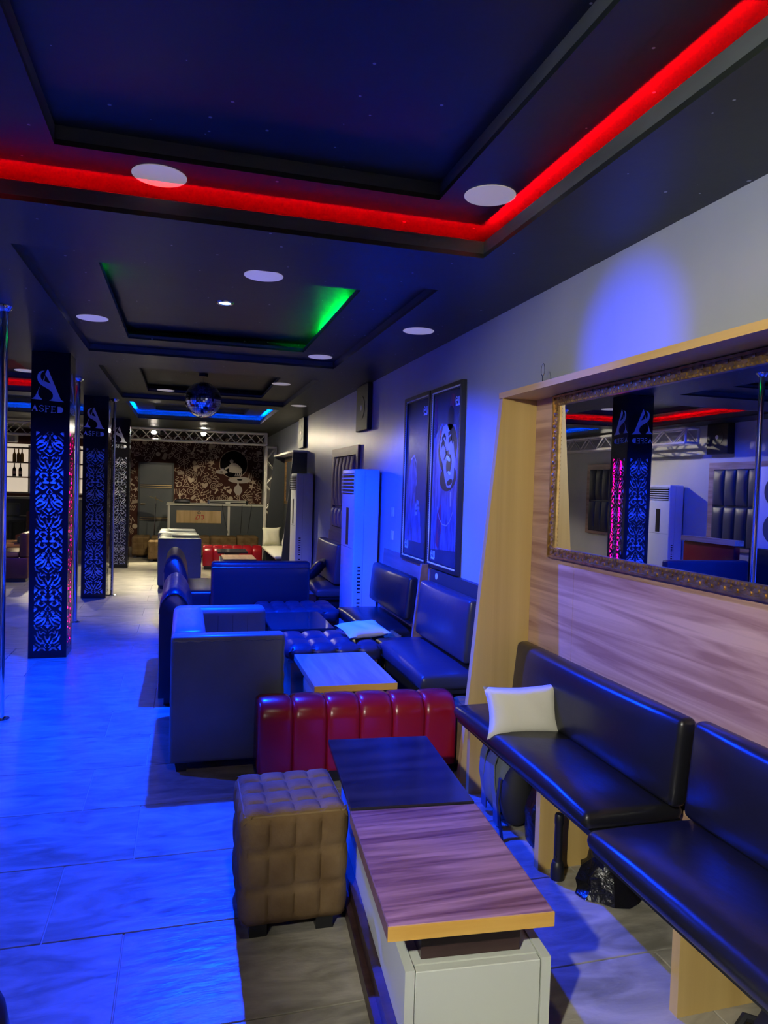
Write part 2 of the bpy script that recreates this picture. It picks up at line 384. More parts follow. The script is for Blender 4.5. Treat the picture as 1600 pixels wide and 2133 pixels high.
# lamp under the soffit behind the camera
t = thing('flood_lamp', 'white flood lamp under the soffit behind the camera', 'lamp', (-1.1,-.5,2.46))
mk('housing', G().rbox(-1.20,-.62,2.47,-1.0,-.42,2.56,.01,2), M_DARKPL, t); mk('lens', G().box(-1.18,-.60,2.466,-1.02,-.44,2.4695), M_LENSD, t)
mk('bracket', G().box(-1.12,-.53,2.56,-1.08,-.50,ZS), M_DARKPL, t)
light('SPOT', t, (-1.1,-.5,2.44), P_BACK, (1,.97,.84), spot_size=radians(60), spot_blend=.5, shadow_soft_size=.05, aim=(1.7,1.85,1.2))
t = thing('added_blue_spot', 'small blue spotlight added outside the frame to make the oval glow on the right wall', 'lamp', (-2.3,3.35,2.52))
mk('can', G().cyl((-2.36,3.36,2.535),(-2.25,3.34,2.505),.035,14), M_DARKPL, t, smooth=True); mk('bracket', G().box(-2.31,3.345,2.56,-2.29,3.355,ZS), M_DARKPL, t)
light('SPOT', t, (-2.23,3.335,2.50), P_OVAL, BLUE, spot_size=radians(13), spot_blend=1.0, shadow_soft_size=.02, aim=(XW,2.70,2.17))  # unseen spotlight added for the blue oval above the canopy
# ------------------------------------------------------------------ furniture helpers
def cushion(x0,y0,z0,x1,y1,z1, r=.03, puff=.02, axis=2, n=10):
    """rounded pad whose big faces (normal = axis) swell in the middle"""
    g = G().rbox(x0,y0,z0,x1,y1,z1,r,3)
    bm = bmesh.new(); vs_ = [bm.verts.new(p) for p in g.v]
    for f in g.f:
        try: bm.faces.new([vs_[i] for i in f])
        except ValueError: pass
    bmesh.ops.subdivide_edges(bm, edges=[e for e in bm.edges if e.calc_length() > .12], cuts=5, use_grid_fill=True)
    lo = (x0,y0,z0); hi = (x1,y1,z1); ax = [a for a in range(3) if a != axis]
    for v in bm.verts:
        q = 1
        for a in ax:
            t = (v.co[a]-lo[a])/(hi[a]-lo[a]); q *= max(0, 1-(2*t-1)**4)
        c = (lo[axis]+hi[axis])/2; h = (hi[axis]-lo[axis])/2
        v.co[axis] += puff*q*(v.co[axis]-c)/h
    bm.verts.index_update(); out = G(); out.v = [v.co[:] for v in bm.verts]; out.f = [tuple(v.index for v in f.verts) for f in bm.faces]; bm.free()
    return out
def tuftbox(x0,y0,z0,x1,y1,z1, nx,ny,nz, amp=.014, r=.03, res=7):
    """box upholstered in square tufts: every face a grid of small pillows"""
    lo = (x0,y0,z0); hi = (x1,y1,z1); cnt = (nx,ny,nz); g = G()
    for ax in range(3):
        a, b = [q for q in range(3) if q != ax]
        na, nb = max(1,cnt[a])*res, max(1,cnt[b])*res
        for side in (0,1):
            V = []; F = []
            for i in range(na+1):
                for j in range(nb+1):
                    u, w_ = i/na, j/nb; p = [0,0,0]
                    p[a] = lo[a]+(hi[a]-lo[a])*u; p[b] = lo[b]+(hi[b]-lo[b])*w_
                    pu = abs(sin(pi*u*cnt[a])) if cnt[a] else 1; pw = abs(sin(pi*w_*cnt[b])) if cnt[b] else 1
                    if cnt[ax] == 0 and False: pass
                    h = amp*(pu**.28)*(pw**.28)-amp*.3
                    da = min(u,1-u)*(hi[a]-lo[a]); db = min(w_,1-w_)*(hi[b]-lo[b])
                    ed = 0
                    for dd in (da,db):
                        if dd < r: ed += r*.5*(1-sqrt(max(0,1-(1-dd/r)**2)))
                    s_ = 1 if side else -1
                    p[ax] = (hi if side else lo)[ax]+s_*(h*min(1,min(da,db)/r+.0)-ed)
                    V.append(p)
            for i in range(na):
                for j in range(nb):
                    F.append((i*(nb+1)+j,(i+1)*(nb+1)+j,(i+1)*(nb+1)+j+1,i*(nb+1)+j+1))
            g.add(V, F)
    bm = bmesh.new(); vv = [bm.verts.new(p) for p in g.v]
    for f in g.f: bm.faces.new([vv[i] for i in f])
    bmesh.ops.remove_doubles(bm, verts=bm.verts, dist=.004)
    bm.verts.index_update(); o = G(); o.v = [v.co[:] for v in bm.verts]; o.f = [tuple(v.index for v in f.verts) for f in bm.faces]; bm.free()
    return o
def pillow(c, w_, h, t, M):
    """throw pillow: square envelope with drawn-out corners; M orients (u,v,n)"""
    n = 14; g = G()
    for s_ in (1,-1):
        V = []; F = []
        for i in range(n+1):
            for j in range(n+1):
                u = 2*i/n-1; v = 2*j/n-1
                k = 1-.10*(1-u*u)*0
                pu = u*(1-.11*(1-v*v)); pv = v*(1-.11*(1-u*u))
                z = s_*t/2*((1-u**4)*(1-v**4))**.55+.006*sin(7*u+3*v)*(1-u*u)*(1-v*v)
                V.append(Vector(c)+M@Vector((pu*w_/2, pv*h/2, z)))
        for i in range(n):
            for j in range(n): F.append((i*(n+1)+j,(i+1)*(n+1)+j,(i+1)*(n+1)+j+1,i*(n+1)+j+1))
        g.add(V, F)
    bm = bmesh.new(); vv = [bm.verts.new(p) for p in g.v]
    for f in g.f: bm.faces.new([vv[i] for i in f])
    bmesh.ops.remove_doubles(bm, verts=bm.verts, dist=.0008)
    bm.verts.index_update(); o = G(); o.v = [v.co[:] for v in bm.verts]; o.f = [tuple(v.index for v in f.verts) for f in bm.faces]; bm.free()
    return o
def basis(u, v):
    u = Vector(u).normalized(); v = Vector(v); v = (v-u*u.dot(v)).normalized(); n = u.cross(v)
    return Matrix((u, v, n)).transposed()
# ------------------------------------------------------------------ mirror alcoves on the right wall (near one in oak, far one in charcoal)
def alcove(ya, yz, zt, mp, mb, mc, label, gold_w, xtop=1.60, xbot=1.425):
    t = thing('mirror_alcove', label, 'wall alcove', (1.65,(ya+yz)/2,0))
    for y in (ya, yz):
        mk('side_post', G().prism([(xbot,0),(XW,0),(XW,zt),(xtop,zt)], lambda u,v,s_: (u,s_,v), y, y+.04), mp, t)
    mk('canopy', G().box(xtop-.004,ya,zt,XW,yz+.04,zt+.03), mc, t)
    # back boarding
    seams = [ya+.04]
    y = yz-.44
    while y > ya+.3: seams.append(y); y -= 1.22
    seams = sorted(seams)+[yz]
    for a, b in zip(seams[:-1], seams[1:]): mk('back_panel', G().box(1.797,a+.0015,0,XW,b-.0015,zt), mb, t)
    return t
alcove(.10, 3.46, 2.035, M_OAKV, M_OAKY, M_OAKE, 'oak wall alcove with slanted side post around the large mirror', .06)
alcove(10.95, 13.40, 2.05, M_DKGREY, M_DKGREY, M_TRIMW, 'charcoal wall alcove with slanted posts at the far end', .06)
def wall_mirror(ya, yz, z0, z1, w_, x, label, orn=True):
    t = thing('wall_mirror', label, 'mirror', (x,(ya+yz)/2,z0))
    def bar(u0,v0,u1,v1,horiz):
        g = G()
        for (o0,o1,h) in ((0,.22,.022),(.22,.72,.014),(.72,1,.026)):
            pass
        return g
    o = (ya,yz,z0,z1); 
    for (f0,f1,dp) in ((0,.2,.030),(.2,.7,.020),(.7,1,.026)):
        a = off(o, w_*f0); b = off(o, w_*f1)
        g = G()
        g.box(x-dp,a[0],a[2],x,a[1],b[2]); g.box(x-dp,a[0],b[3],x,a[1],a[3]); g.box(x-dp,a[0],b[2],x,b[0],b[3]); g.box(x-dp,b[1],b[2],x,a[1],b[3])
        mk('frame_moulding', g, M_GOLD, t)
    i = off(o, w_)
    mk('glass', G().box(x-.014,i[0]-.004,i[2]-.004,x-.006,i[1]+.004,i[3]+.004), M_MIRROR, t)
    if orn:
        g = G(); m = off(o, w_*.45); st = .030
        def orna(p, q):
            g.sphere((x-.021,p,q), .0125, 6, 4, (.55,1,.8))
        k = 0; y = m[0]
        while y < m[1]:
            orna(y, m[2]+.006*(-1)**k); orna(y, m[3]+.006*(-1)**k); y += st; k += 1
        z = m[2]
        while z < m[3]:
            orna(m[1]+.006*(-1)**k, z); z += st; k += 1
        e = off(o, w_*.85); y = e[0]
        while y < e[1]:
            g.sphere((x-.027,y,e[2]), .006, 5, 4); g.sphere((x-.027,y,e[3]), .006, 5, 4); y += .02
        z = e[2]
        while z < e[3]:
            g.sphere((x-.027,e[1],z), .006, 5, 4); z += .02
        mk('carved_ornament', g, M_GOLD, t, smooth=True)['kind'] = 'stuff'
    return t
wall_mirror(.35, 3.235, 1.225, 2.03, .050, 1.796, 'large wall mirror in an ornate gold frame above the black benches')
wall_mirror(11.25, 13.1, 1.20, 2.0, .05, 1.796, 'gold framed mirror inside the far charcoal alcove', orn=False)
# small ring standing on the near canopy, wall sockets, fleck
t = mk('split_ring', G().tube([(1.70,3.22+.018*cos(a),2.155+.030*sin(a)) for a in [2*pi*i/20 for i in range(20)]], .0022, 5, True).cyl((1.70,3.22,2.066),(1.70,3.22,2.126),.003,6),
       M_CHROME, None, 'thin metal ring standing on top of the oak canopy', 'ring', smooth=True)
for z, l in ((1.33,'upper wall switch beside the blue lit air conditioner'),(1.12,'lower wall socket beside the blue lit air conditioner')):
    t = mk('wall_socket', G().rbox(XW-.010,6.12,z-.042,XW,6.195,z+.042,.004,2), M_AC, None, l, 'socket')
    mk('rocker', G().box(XW-.013,6.142,z-.018,XW-.0101,6.174,z+.018), M_PALE, t)
# ------------------------------------------------------------------ near benches
def wall_bench(name, y0, y1, x0, x1, zt, seat_m, label, legs, leg_m, back=None, bz=(.45,.87), bx=(1.69,1.77), th=.085, board=True, lean=.03, ins=.065):
    t = thing(name, label, 'bench', ((x0+x1)/2,(y0+y1)/2,0))
    mk('seat_cushion', cushion(x0,y0,zt-th,x1,y1,zt-.012,.028,.03), seat_m, t, smooth=True, ang=60)
    if board: mk('seat_board', G().box(x0+.03,y0+.01,zt-th-.024,x1,y1-.01,zt-th-.001), M_DARKPL, t)
    for y in legs: mk('leg', G().box(x0+ins,y,0,x1,y+.035,zt-th-.025), leg_m, t)
    if back:
        g = cushion(bx[0],back[0],bz[0],bx[1],back[1],bz[1],.024,.03,0)
        g.xf(lambda x,y,z: (x+lean*((z-bz[0])/(bz[1]-bz[0])-.5),y,z))
        mk('back_cushion', g, seat_m, t, smooth=True, ang=60)
    return t
wall_bench('wall_bench', 2.15, 3.425, 1.36, 1.77, .447, M_LEA_BLK, 'black leather bench with a cream pillow, under the mirror',
           (2.585,3.33), M_OAKV, (2.10,3.40), (.447,.765), (1.685,1.755), .075)
wall_bench('wall_bench', .75, 2.065, 1.305, 1.77, .445, M_LEA_BLK, 'black leather bench running off the lower right corner',
           (1.745,.80), M_OAKV, (.75,2.055), (.445,.78), (1.69,1.755), .075, ins=.135)
# ------------------------------------------------------------------ middle benches on the right wall
t = wall_bench('wall_bench', 3.93, 5.02, 1.36, 1.78, .455, M_LEA_NAVY, 'navy leather bench with tall back below the posters',
           (4.0,4.9), M_DARKPL, (4.0,4.95), (.49,.88), (1.665,1.745), .10)
mk('back_board', G().box(1.775,3.95,.30,1.812,5.0,.955), M_DKGREY, t)
mk('bolt_cover', G().cyl((1.775,4.86,.915),(1.770,4.86,.915),.022,16), M_PALE, t)
t = wall_bench('wall_bench', 5.30, 6.36, 1.36, 1.78, .455, M_LEA_BLK, 'black leather bench in a brown wooden frame beside the air conditioner',
           (5.35,6.25), M_BOARD, (5.19,6.30), (.53,.865), (1.66,1.735), .085)
mk('back_board', G().prism([(1.775,.40),(1.812,.40),(1.812,.985),(1.80,.985)], lambda u,v,s_: (u,s_,v), 5.08, 6.38), M_BOARD, t)
mk('end_board', G().prism([(1.62,.0),(1.772,.0),(1.772,.985),(1.72,.985)], lambda u,v,s_: (u,s_,v), 5.04, 5.075), M_BOARD, t)
t = wall_bench('wall_bench', 7.50, 8.85, 1.38, 1.78, .45, M_LEA_BRN, 'plum leather bench under the padded wall panel',
           (7.55,8.75), M_DARKPL, (7.60,8.75), (.47,.91), (1.60,1.70), .10)
mk('back_board', G().box(1.765,7.46,.40,1.812,8.85,1.0), M_BOARD, t)
t = wall_bench('wall_bench', 11.02, 12.95, 1.36, 1.78, .45, M_PILLOW, 'cream seat bench inside the far charcoal alcove',
           (11.1,12.8), M_DARKPL, None, th=.06)
# ------------------------------------------------------------------ padded wall panels
def padded_panel(x, s_, y0, y1, z0, zm, z1, n, pad, fr, label):
    """s_ = -1: on the right wall, +1: on the left wall"""
    t = thing('padded_panel', label, 'wall panel', (x,(y0+y1)/2,z0))
    F = .10; d = .03
    def bx_(g,a,b,c,e,dep): return g.box(min(x,x+s_*dep),a,c,max(x,x+s_*dep),b,e)
    for a,b,c,e in ((y0,y0+F,z0,z1),(y1-F,y1,z0,z1),(y0+F,y1-F,z1-F,z1),(y0+F,y1-F,z0,z0+.05)):
        mk('frame_rail', bx_(G(),a,b,c,e,d), fr, t)
    w_ = (y1-y0-2*F)/n
    for lo_, hi_ in ((z0+.055,zm-.01),(zm+.01,z1-F-.005)):
        for k in range(n):
            a = y0+F+k*w_
            g = cushion(min(x,x+s_*.035),a+.002,lo_,max(x,x+s_*.035),a+w_-.002,hi_,.016,.03,0)
            mk('channel_pad', g, pad, t, smooth=True, ang=60)
    return t
padded_panel(XW, -1, 7.47, 8.85, 1.0, 1.30, 2.0, 6, M_PADPINK, M_BOARD, 'mauve channel padded panel on the right wall behind the air conditioner')
padded_panel(XL, 1, 7.75, 8.85, .80, 1.42, 2.05, 4, M_PADDARK, M_TOPB, 'charcoal padded panel in an oak frame on the left wall, reflected in the mirror')
padded_panel(XL, 1, 11.1, 12.15, .80, 1.42, 2.1, 4, M_PADDARK, M_TOPB, 'charcoal padded panel near the bar on the left wall, reflected beside the column')
# ------------------------------------------------------------------ floor standing air conditioners
def floor_ac(y0, x, s_, label, wd=.56, dp=.255, h=1.715):
    """front faces -X when s_=-1 (unit on the right wall)"""
    t = thing('air_conditioner', label, 'air conditioner', (x+s_*dp/2, y0+wd/2, 0), 'floor standing air conditioners')
    X = lambda d: x+s_*d
    def bx_(g,d0,d1,a,b,c,e): return g.box(min(X(d0),X(d1)),a,c,max(X(d0),X(d1)),b,e)
    g = G().rbox(min(X(.012),X(dp)),y0,.03,max(X(.012),X(dp)),y0+wd,h,.016,3); mk('body', g, M_AC, t, smooth=True)
    mk('plinth', bx_(G(),.03,dp-.02,y0+.02,y0+wd-.02,0,.03), M_DARKPL, t)
    mk('louver_recess', bx_(G(),dp,dp+.002,y0+.04,y0+wd-.04,h-.24,h-.04), M_DARKPL, t)
    for k in range(6):
        z = h-.23+k*.034
        mk('louver', bx_(G(),dp+.001,dp+.016,y0+.035,y0+wd-.035,z,z+.011), M_AC, t)
    mk('display_window', bx_(G(),dp,dp+.003,y0+wd/2-.05,y0+wd/2+.05,.98,1.34), M_DARKPL, t)
    mk('intake_seam', bx_(G(),dp-.0,dp+.0015,y0+.02,y0+wd-.02,.955,.958), M_DARKPL, t)
    for k in range(18):
        z = .20+k*.034
        if k == 9: continue
        mk('vent_slot', G().box(min(X(dp*.70),X(dp*.82)),y0-.0015,z,max(X(dp*.70),X(dp*.82)),y0+.0005,z+.014), M_DARKPL, t)
    mk('side_seam', G().box(min(X(dp*.62),X(dp*.625)),y0-.0012,.1,max(X(dp*.62),X(dp*.625)),y0,h-.02), M_DARKPL, t)
    mk('rating_sticker', G().box(min(X(dp*.55),X(dp*.75)),y0-.001,h-.20,max(X(dp*.55),X(dp*.75)),y0,h-.06), M_PALE, t)
    return t
floor_ac(6.545, 1.80, -1, 'tall white floor air conditioner washed in blue light by the black bench')
floor_ac(10.16, 1.80, -1, 'tall white floor air conditioner in front of the far charcoal alcove')
floor_ac(9.38, -3.885, 1, 'tall white floor air conditioner on the left wall, reflected in the mirror')
# black boxes high on the walls
for x0, x1, y0, y1, z0, l in ((XW-.05,XW-.001,7.02,7.52,2.13,'black box high on the right wall past the posters'),
                              (XW-.05,XW-.001,11.05,11.55,2.13,'black box high on the far right wall'),
                              (XL+.001,XL+.12,8.40,8.82,2.17,'black box high on the left wall, reflected in the mirror')):
    t = mk('wall_speaker', G().rbox(x0,y0,z0,x1,y1,ZS-.004,.008,2), M_RUBBER, None, l, 'speaker')
    xs = x0 if x0 > 0 else x1; s_ = -1 if x0 > 0 else 1
    mk('cone', G().cyl((xs,(y0+y1)/2,z0+.24),(xs+s_*.004,(y0+y1)/2,z0+.24),.12,20), M_RUBBER, t)
    mk('dust_cap', G().cyl((xs+s_*.0045,(y0+y1)/2,z0+.24),(xs+s_*.007,(y0+y1)/2,z0+.24),.03,16), M_ALU, t)
# ------------------------------------------------------------------ grey box armchairs (facing +X)
def box_armchair(x0, y0, label, w_=.60, d=1.0, h=.735):
    t = thing('armchair', label, 'armchair', (x0+w_/2,y0+d/2,0), 'grey leather box armchairs')
    x1, y1 = x0+w_, y0+d
    mk('backrest', cushion(x0,y0+.105,.05,x0+.185,y1-.105,h,.035,.012,2), M_LEA_GREY, t, smooth=True, ang=60)
    a = mk('armrest', G().rbox(x0,y0,.05,x1,y0+.11,h-.002,.022,3), M_LEA_GREY, t, smooth=True, ang=60)
    b = mk('armrest', G().rbox(x0,y1-.15,.05,x1-.01,y1,h,.04,3), M_LEA_GREY, t, smooth=True, ang=60)
    pts = [(x0+.006,y0+.003,h-.03),(x1-.006,y0+.003,h-.03),(x1-.006,y0+.003,.07)]
    g = G()
    for p, q in zip(pts[:-1], pts[1:]):
        n = 26; P = [Vector(p).lerp(Vector(q), i/n) for i in range(n+1)]
        P = [v+Vector((0,-.002,.0035*sin(i*1.9))) if abs(q[0]-p[0])>.1 else v+Vector((.0025*sin(i*1.7),-.002,0)) for i,v in enumerate(P)]
        g.tube(P, .0045, 5)
    mk('welt', g, M_LEA_GREY, a, smooth=True)
    for k in (1,2,3):
        xs = x0+.185+k*.095
        mk('seam', G().box(xs-.0012,y1-.1525,.47,xs+.0012,y1-.1495,h-.05), M_DKGREY, b)
    mk('seat_cushion', cushion(x0+.187,y0+.112,.20,x1,y1-.152,.44,.035,.02,2), M_LEA_GREY, t, smooth=True, ang=60)
    mk('seat_base', G().box(x0+.187,y0+.112,.06,x1-.02,y1-.152,.199), M_LEA_GREY, t)
    for lx in (x0+.04, x1-.09):
        for ly in (y0+.03, y1-.08):
            mk('leg', G().prism([(0,0),(.05,0),(.06,.05),(-.01,.05)], lambda u,v,s_: (lx+u,s_,v), ly, ly+.05), M_DARKPL, t)
    return t
box_armchair(-.052, 3.875, 'grey leather box armchair nearest the camera, behind the suede ottoman')
box_armchair(-.345, 10.60, 'grey box armchair further back, between navy sofa and red bench')
box_armchair(-.385, 11.75, 'farthest grey box armchair, in front of the brown suede seats')
# ------------------------------------------------------------------ rounded sofas (facing +X)
def round_sofa(x0, y0, y1, label, h=.80):
    t = thing('rounded_sofa', label, 'sofa', (x0+.3,(y0+y1)/2,0))
    prof = [(0,.06),(.0,h-.14)]+[(.10-.10*cos(a),h-.14+.14*sin(a)) for a in [pi/2*i/6 for i in range(1,7)]]
    prof += [(.10+.14*sin(a), h-.34*(1-cos(a))) for a in [pi/2*i/8 for i in range(1,9)]]+[(.27,.06)]
    n = 8; g = G()
    for k in range(n):
        pass
    P = len(prof); V = []; F = []
    st = [0,.03,.12,.3,.5,.7,.88,.97,1]
    for i, s_ in enumerate(st):
        sc = 1-.035*(1 if i in (0,len(st)-1) else 0)
        sag = .012*sin(s_*9)
        V += [(x0+.13+(u-.13)*sc, y0+(y1-y0)*s_, .06+(v-.06)*(sc)+(sag if v > .5 else 0)) for u, v in prof]
    for i in range(len(st)-1): F += [(i*P+k,i*P+(k+1)%P,(i+1)*P+(k+1)%P,(i+1)*P+k) for k in range(P)]
    F += [tuple(range(P-1,-1,-1)), tuple((len(st)-1)*P+k for k in range(P))]
    mk('backrest', G().add(V,F), M_LEA_DK, t, smooth=True, ang=50)
    mk('seat_cushion', cushion(x0+.21,y0+.02,.28,x0+.60,y1-.02,.45,.03,.012,2), M_LEA_DK, t, smooth=True, ang=60)
    mk('seat_base', G().rbox(x0+.272,y0+.02,.06,x0+.58,y1-.02,.275,.015,2), M_LEA_DK, t)
    for lx in (x0+.04,x0+.5):
        for ly in (y0+.05,y1-.1): mk('leg', G().box(lx,ly,0,lx+.05,ly+.05,.06), M_DARKPL, t)
    mk('edge_piping', G().tube([(x0+.13+(u-.13)*.97,y0+.004,.06+(v-.06)*.97) for u,v in prof[1:-1]], .006, 6), M_LEA_DK, t, smooth=True)
    return t
round_sofa(-.15, 5.06, 6.06, 'dark leather sofa with rounded back, right behind the grey armchair')
round_sofa(-.18, 7.36, 8.42, 'dark leather sofa with rounded back and pale lit seat, second in the row')
# navy sofa seen from behind (facing +Y)
t = thing('loveseat', 'navy leather loveseat turned away, with a flat stitched back', 'sofa', (.73,7.1,0))
mk('backrest', cushion(.262,6.90,.10,1.205,7.02,.80,.03,.012,1), M_LEA_DK, t, smooth=True, ang=60)
mk('top_seam', G().tube([(.27+.93*i/30,6.893,.745+.002*sin(i*2.3)) for i in range(31)], .005, 5), M_LEA_DK, t, smooth=True)
mk('seat_cushion', cushion(.52,7.022,.26,1.20,7.34,.44,.03,.015,2), M_LEA_DK, t, smooth=True, ang=60)
for lx in (.30,1.12):
    mk('leg', G().box(lx,6.93,0,lx+.05,6.98,.10), M_DARKPL, t)
for lx in (.56,1.12): mk('leg', G().box(lx,7.26,0,lx+.05,7.31,.26), M_DARKPL, t)
# ------------------------------------------------------------------ red channel benches
def red_bench(x0,x1,y0,y1,h,n,label, sk=0):
    t = thing('red_bench', label, 'bench', ((x0+x1)/2,(y0+y1)/2,0), 'red channel tufted benches')
    d = y1-y0; w_ = (x1-x0)/n
    for c in range(n):
        V = []; F = []; m = 12; K = 18
        prof = []
        rr = d*.42
        prof.append((0,.07))
        for i in range(7): a = pi/2*i/6; prof.append((rr-rr*cos(a), h-rr+rr*sin(a)))
        for i in range(7): a = pi/2*i/6; prof.append((d-rr+rr*sin(a), h-rr+rr*cos(a)))
        prof.append((d,.07)); K = len(prof)
        for i in range(m+1):
            u = i/m; p = abs(sin(pi*u))**.30 if 0 < u < 1 else 0
            for (yy,zz) in prof:
                s_ = .013*(1-p)
                cy = yy+(s_ if yy < d/2 else -s_)*(1 if zz < h-rr*.2 else .5); cz = zz-(s_*1.0 if zz > h-rr else 0)
                V.append((x0+w_*(c+u), y0+cy+sk*(c+u)/n, cz))
        for i in range(m): F += [(i*K+k,(i+1)*K+k,(i+1)*K+k+1,i*K+k+1) for k in range(K-1)]
        F += [tuple(range(K)), tuple(m*K+k for k in range(K-1,-1,-1))]
        mk('channel', G().add(V,F), M_LEA_RED, t, smooth=True, ang=75)
    mk('plinth', G().box(x0+.02,y0+.04+sk*.5,0,x1-.02,y1-.04+sk*.5,.07), M_DARKPL, t)
    return t
red_bench(.388,1.44,3.61,3.865,.44,6,'red channel tufted bench just beyond the dark table top', -.06)
red_bench(.34,1.37,12.90,13.28,.43,6,'far red channel tufted bench near the booth')
# ------------------------------------------------------------------ coffee tables
def rotf(ox, oy, ang):
    c, s_ = cos(ang), sin(ang)
    return lambda u,v,z: (ox+u*c+v*s_, oy-u*s_+v*c, z)
F1 = rotf(.512, 1.673, radians(4.4))
t = thing('coffee_table', 'long two-part coffee table with walnut and black tops on a cream drawer body', 'table', F1(.22,.65,0))
mk('walnut_top', G().box(.003,.003,.4135,.444,.645,.45).xf(F1), M_TABW, t)
mk('edge_band', G().box(0,-.001,.412,.447,.003,.4505).xf(F1), M_TABE, t)
mk('side_band', G().box(0,.003,.412,.0029,.645,.4495).xf(F1), M_BRBASE, t); mk('side_band', G().box(.4441,.003,.412,.447,.645,.4495).xf(F1), M_BRBASE, t)
mk('black_top', G().rbox(.004,.65,.437,.443,1.315,.457,.003,1).xf(F1), M_DARKTOP, t)
mk('neck', G().box(.115,.10,.29,.395,.60,.4125).box(.10,.66,.29,.40,1.25,.436).xf(F1), M_WENGE, t)
b = mk('body', G().box(.09,.085,.11,.44,1.26,.288).xf(F1), M_CREAM, t)
mk('side_panel', G().box(.062,.055,.10,.088,1.27,.292).xf(F1), M_CREAM, t)
mk('side_panel', G().box(.442,.055,.10,.468,1.27,.292).xf(F1), M_CREAM, t)
mk('drawer_front', G().rbox(.091,.056,.10,.439,.084,.286,.002,1).xf(F1), M_CREAM, t)
mk('plinth', G().box(.035,.10,.035,.470,1.25,.098).box(.015,.12,.0,.060,1.15,.05).xf(F1), M_WENGE, t)
for u, v in ((.42,.12),(.10,.12),(.42,1.2),(.10,1.2)):
    p = F1(u,v,.018); q = F1(u+.02,v,.018); mk('castor', G().cyl(p,q,.018,12), M_RUBBER, t, smooth=True)
def box_table(x0,x1,y0,y1,z,th,top,body,label,edge=None, bx_=None, gap=.13):
    t = thing('low_table', label, 'table', ((x0+x1)/2,(y0+y1)/2,0))
    e = .003 if edge else 0
    mk('top', G().box(x0,y0+e,z-th,x1,y1,z), top, t)
    if edge: mk('edge_band', G().box(x0,y0,z-th,x1,y0+.003,z), edge, t)
    mk('neck', G().box(x0+.12,y0+.2,z-th-.09,x1-.12,y1-.12,z-th), M_WENGE, t)
    mk('body', G().box(x0+.05,y0+.25,.05,x1-.05,y1-.08,z-th-.09), body, t)
    mk('plinth', G().box(x0+.08,y0+.27,0,x1-.08,y1-.1,.05), M_WENGE, t)
    return t
t2 = box_table(.703,1.175,3.80,4.55,.455,.037,M_TOPB,M_CREAM,'low oak table behind the red bench, blue lit top', M_TABE)
mk('leg', G().box(.74,4.03,0,.78,4.049,.41), M_CREAM, t2)
box_table(.655,1.14,5.38,6.10,.45,.02,M_GLASS,M_WENGE,'low table with a smoked glass top between the navy tufted benches')
box_table(.53,1.0,11.55,12.12,.45,.025,M_DARKTOP,M_CREAM,'low dark topped table in front of the far red bench')
box_table(.57,1.045,10.62,11.30,.43,.03,M_TOPB,M_CREAM,'low pale oak table before the far dark topped one', M_WENGE)
# ------------------------------------------------------------------ tufted benches on wooden boxes
def tuft_bench(x0,x1,y0,y1,n,label,base):
    t = thing('tufted_bench', label, 'bench', ((x0+x1)/2,(y0+y1)/2,0), 'navy tufted benches')
    mk('tufted_cushion', tuftbox(x0,y0,.345,x1,y1,.452,n,2,0,.026,.035), M_LEA_NAVY, t, smooth=True, ang=70)
    mk('wooden_box', G().box(x0+.02,y0+.02,.03,x1-.02,y1-.02,.35), base, t)
    mk('plinth', G().box(x0+.04,y0+.04,0,x1-.04,y1-.04,.03), M_DARKPL, t)
    return t
tuft_bench(.70,1.345,4.76,5.28,4,'navy tufted bench with a wooden box base carrying a small pillow', M_BRBASE)
tuft_bench(.64,1.345,6.16,6.66,5,'navy tufted bench right before the loveseat back', M_WENGE)
# ------------------------------------------------------------------ suede ottomans
def ottoman(x0,y0,x1,y1,h,label,m=M_SUEDE,n=(4,4,3),ang=0, legs=True, stitch=True):
    t = thing('ottoman', label, 'ottoman', ((x0+x1)/2,(y0+y1)/2,0))
    mk('tufted_body', tuftbox(x0,y0,.045,x1,y1,h,n[0],n[1],n[2],.014,.03,9), m, t, smooth=True, ang=75)
    if stitch:
        g = G(); e = .004
        loop = [(x0+.012,y0+.008),(x1-.012,y0+.008),(x1-.008,y0+.012),(x1-.008,y1-.012),(x1-.012,y1-.008),(x0+.012,y1-.008),(x0+.008,y1-.012),(x0+.008,y0+.012)]
        g.tube([(a,b,h-.010) for a,b in loop], .005, 6, True)
        mk('piping', g, M_STITCH if m is M_SUEDE else m, t, smooth=True)
    if legs:
        for a,b in ((x0+.03,y0+.02),(x1-.10,y0+.02),(x0+.03,y1-.08),(x1-.10,y1-.08)):
            mk('leg', G().box(a,b,0,a+.06,b+.06,.05), M_DARKPL, t)
    return t
ottoman(.212,2.385,.572,2.755,.43,'brown suede tufted cube ottoman beside the coffee table')
ottoman(1.385,5.085,1.60,5.285,.44,'brown suede ottoman wedged between two right wall benches', n=(4,2,3))
ottoman(1.45,3.60,1.74,3.90,.33,'low suede ottoman half hidden behind the slanted oak post', n=(3,3,2))
ottoman(1.05,7.78,1.36,8.1,.43,'mauve velvet pouf with a yellow side next to the plum bench', M_SUEDE2, (3,3,2))
ottoman(1.20,7.40,1.36,7.72,.40,'mauve velvet pouf in front, near the air conditioner', M_SUEDE2, (2,3,2))
mk('yellow_side', G().box(1.046,7.80,.06,1.049,8.08,.41), M_YELLOW, bpy.data.objects['ottoman.003'])
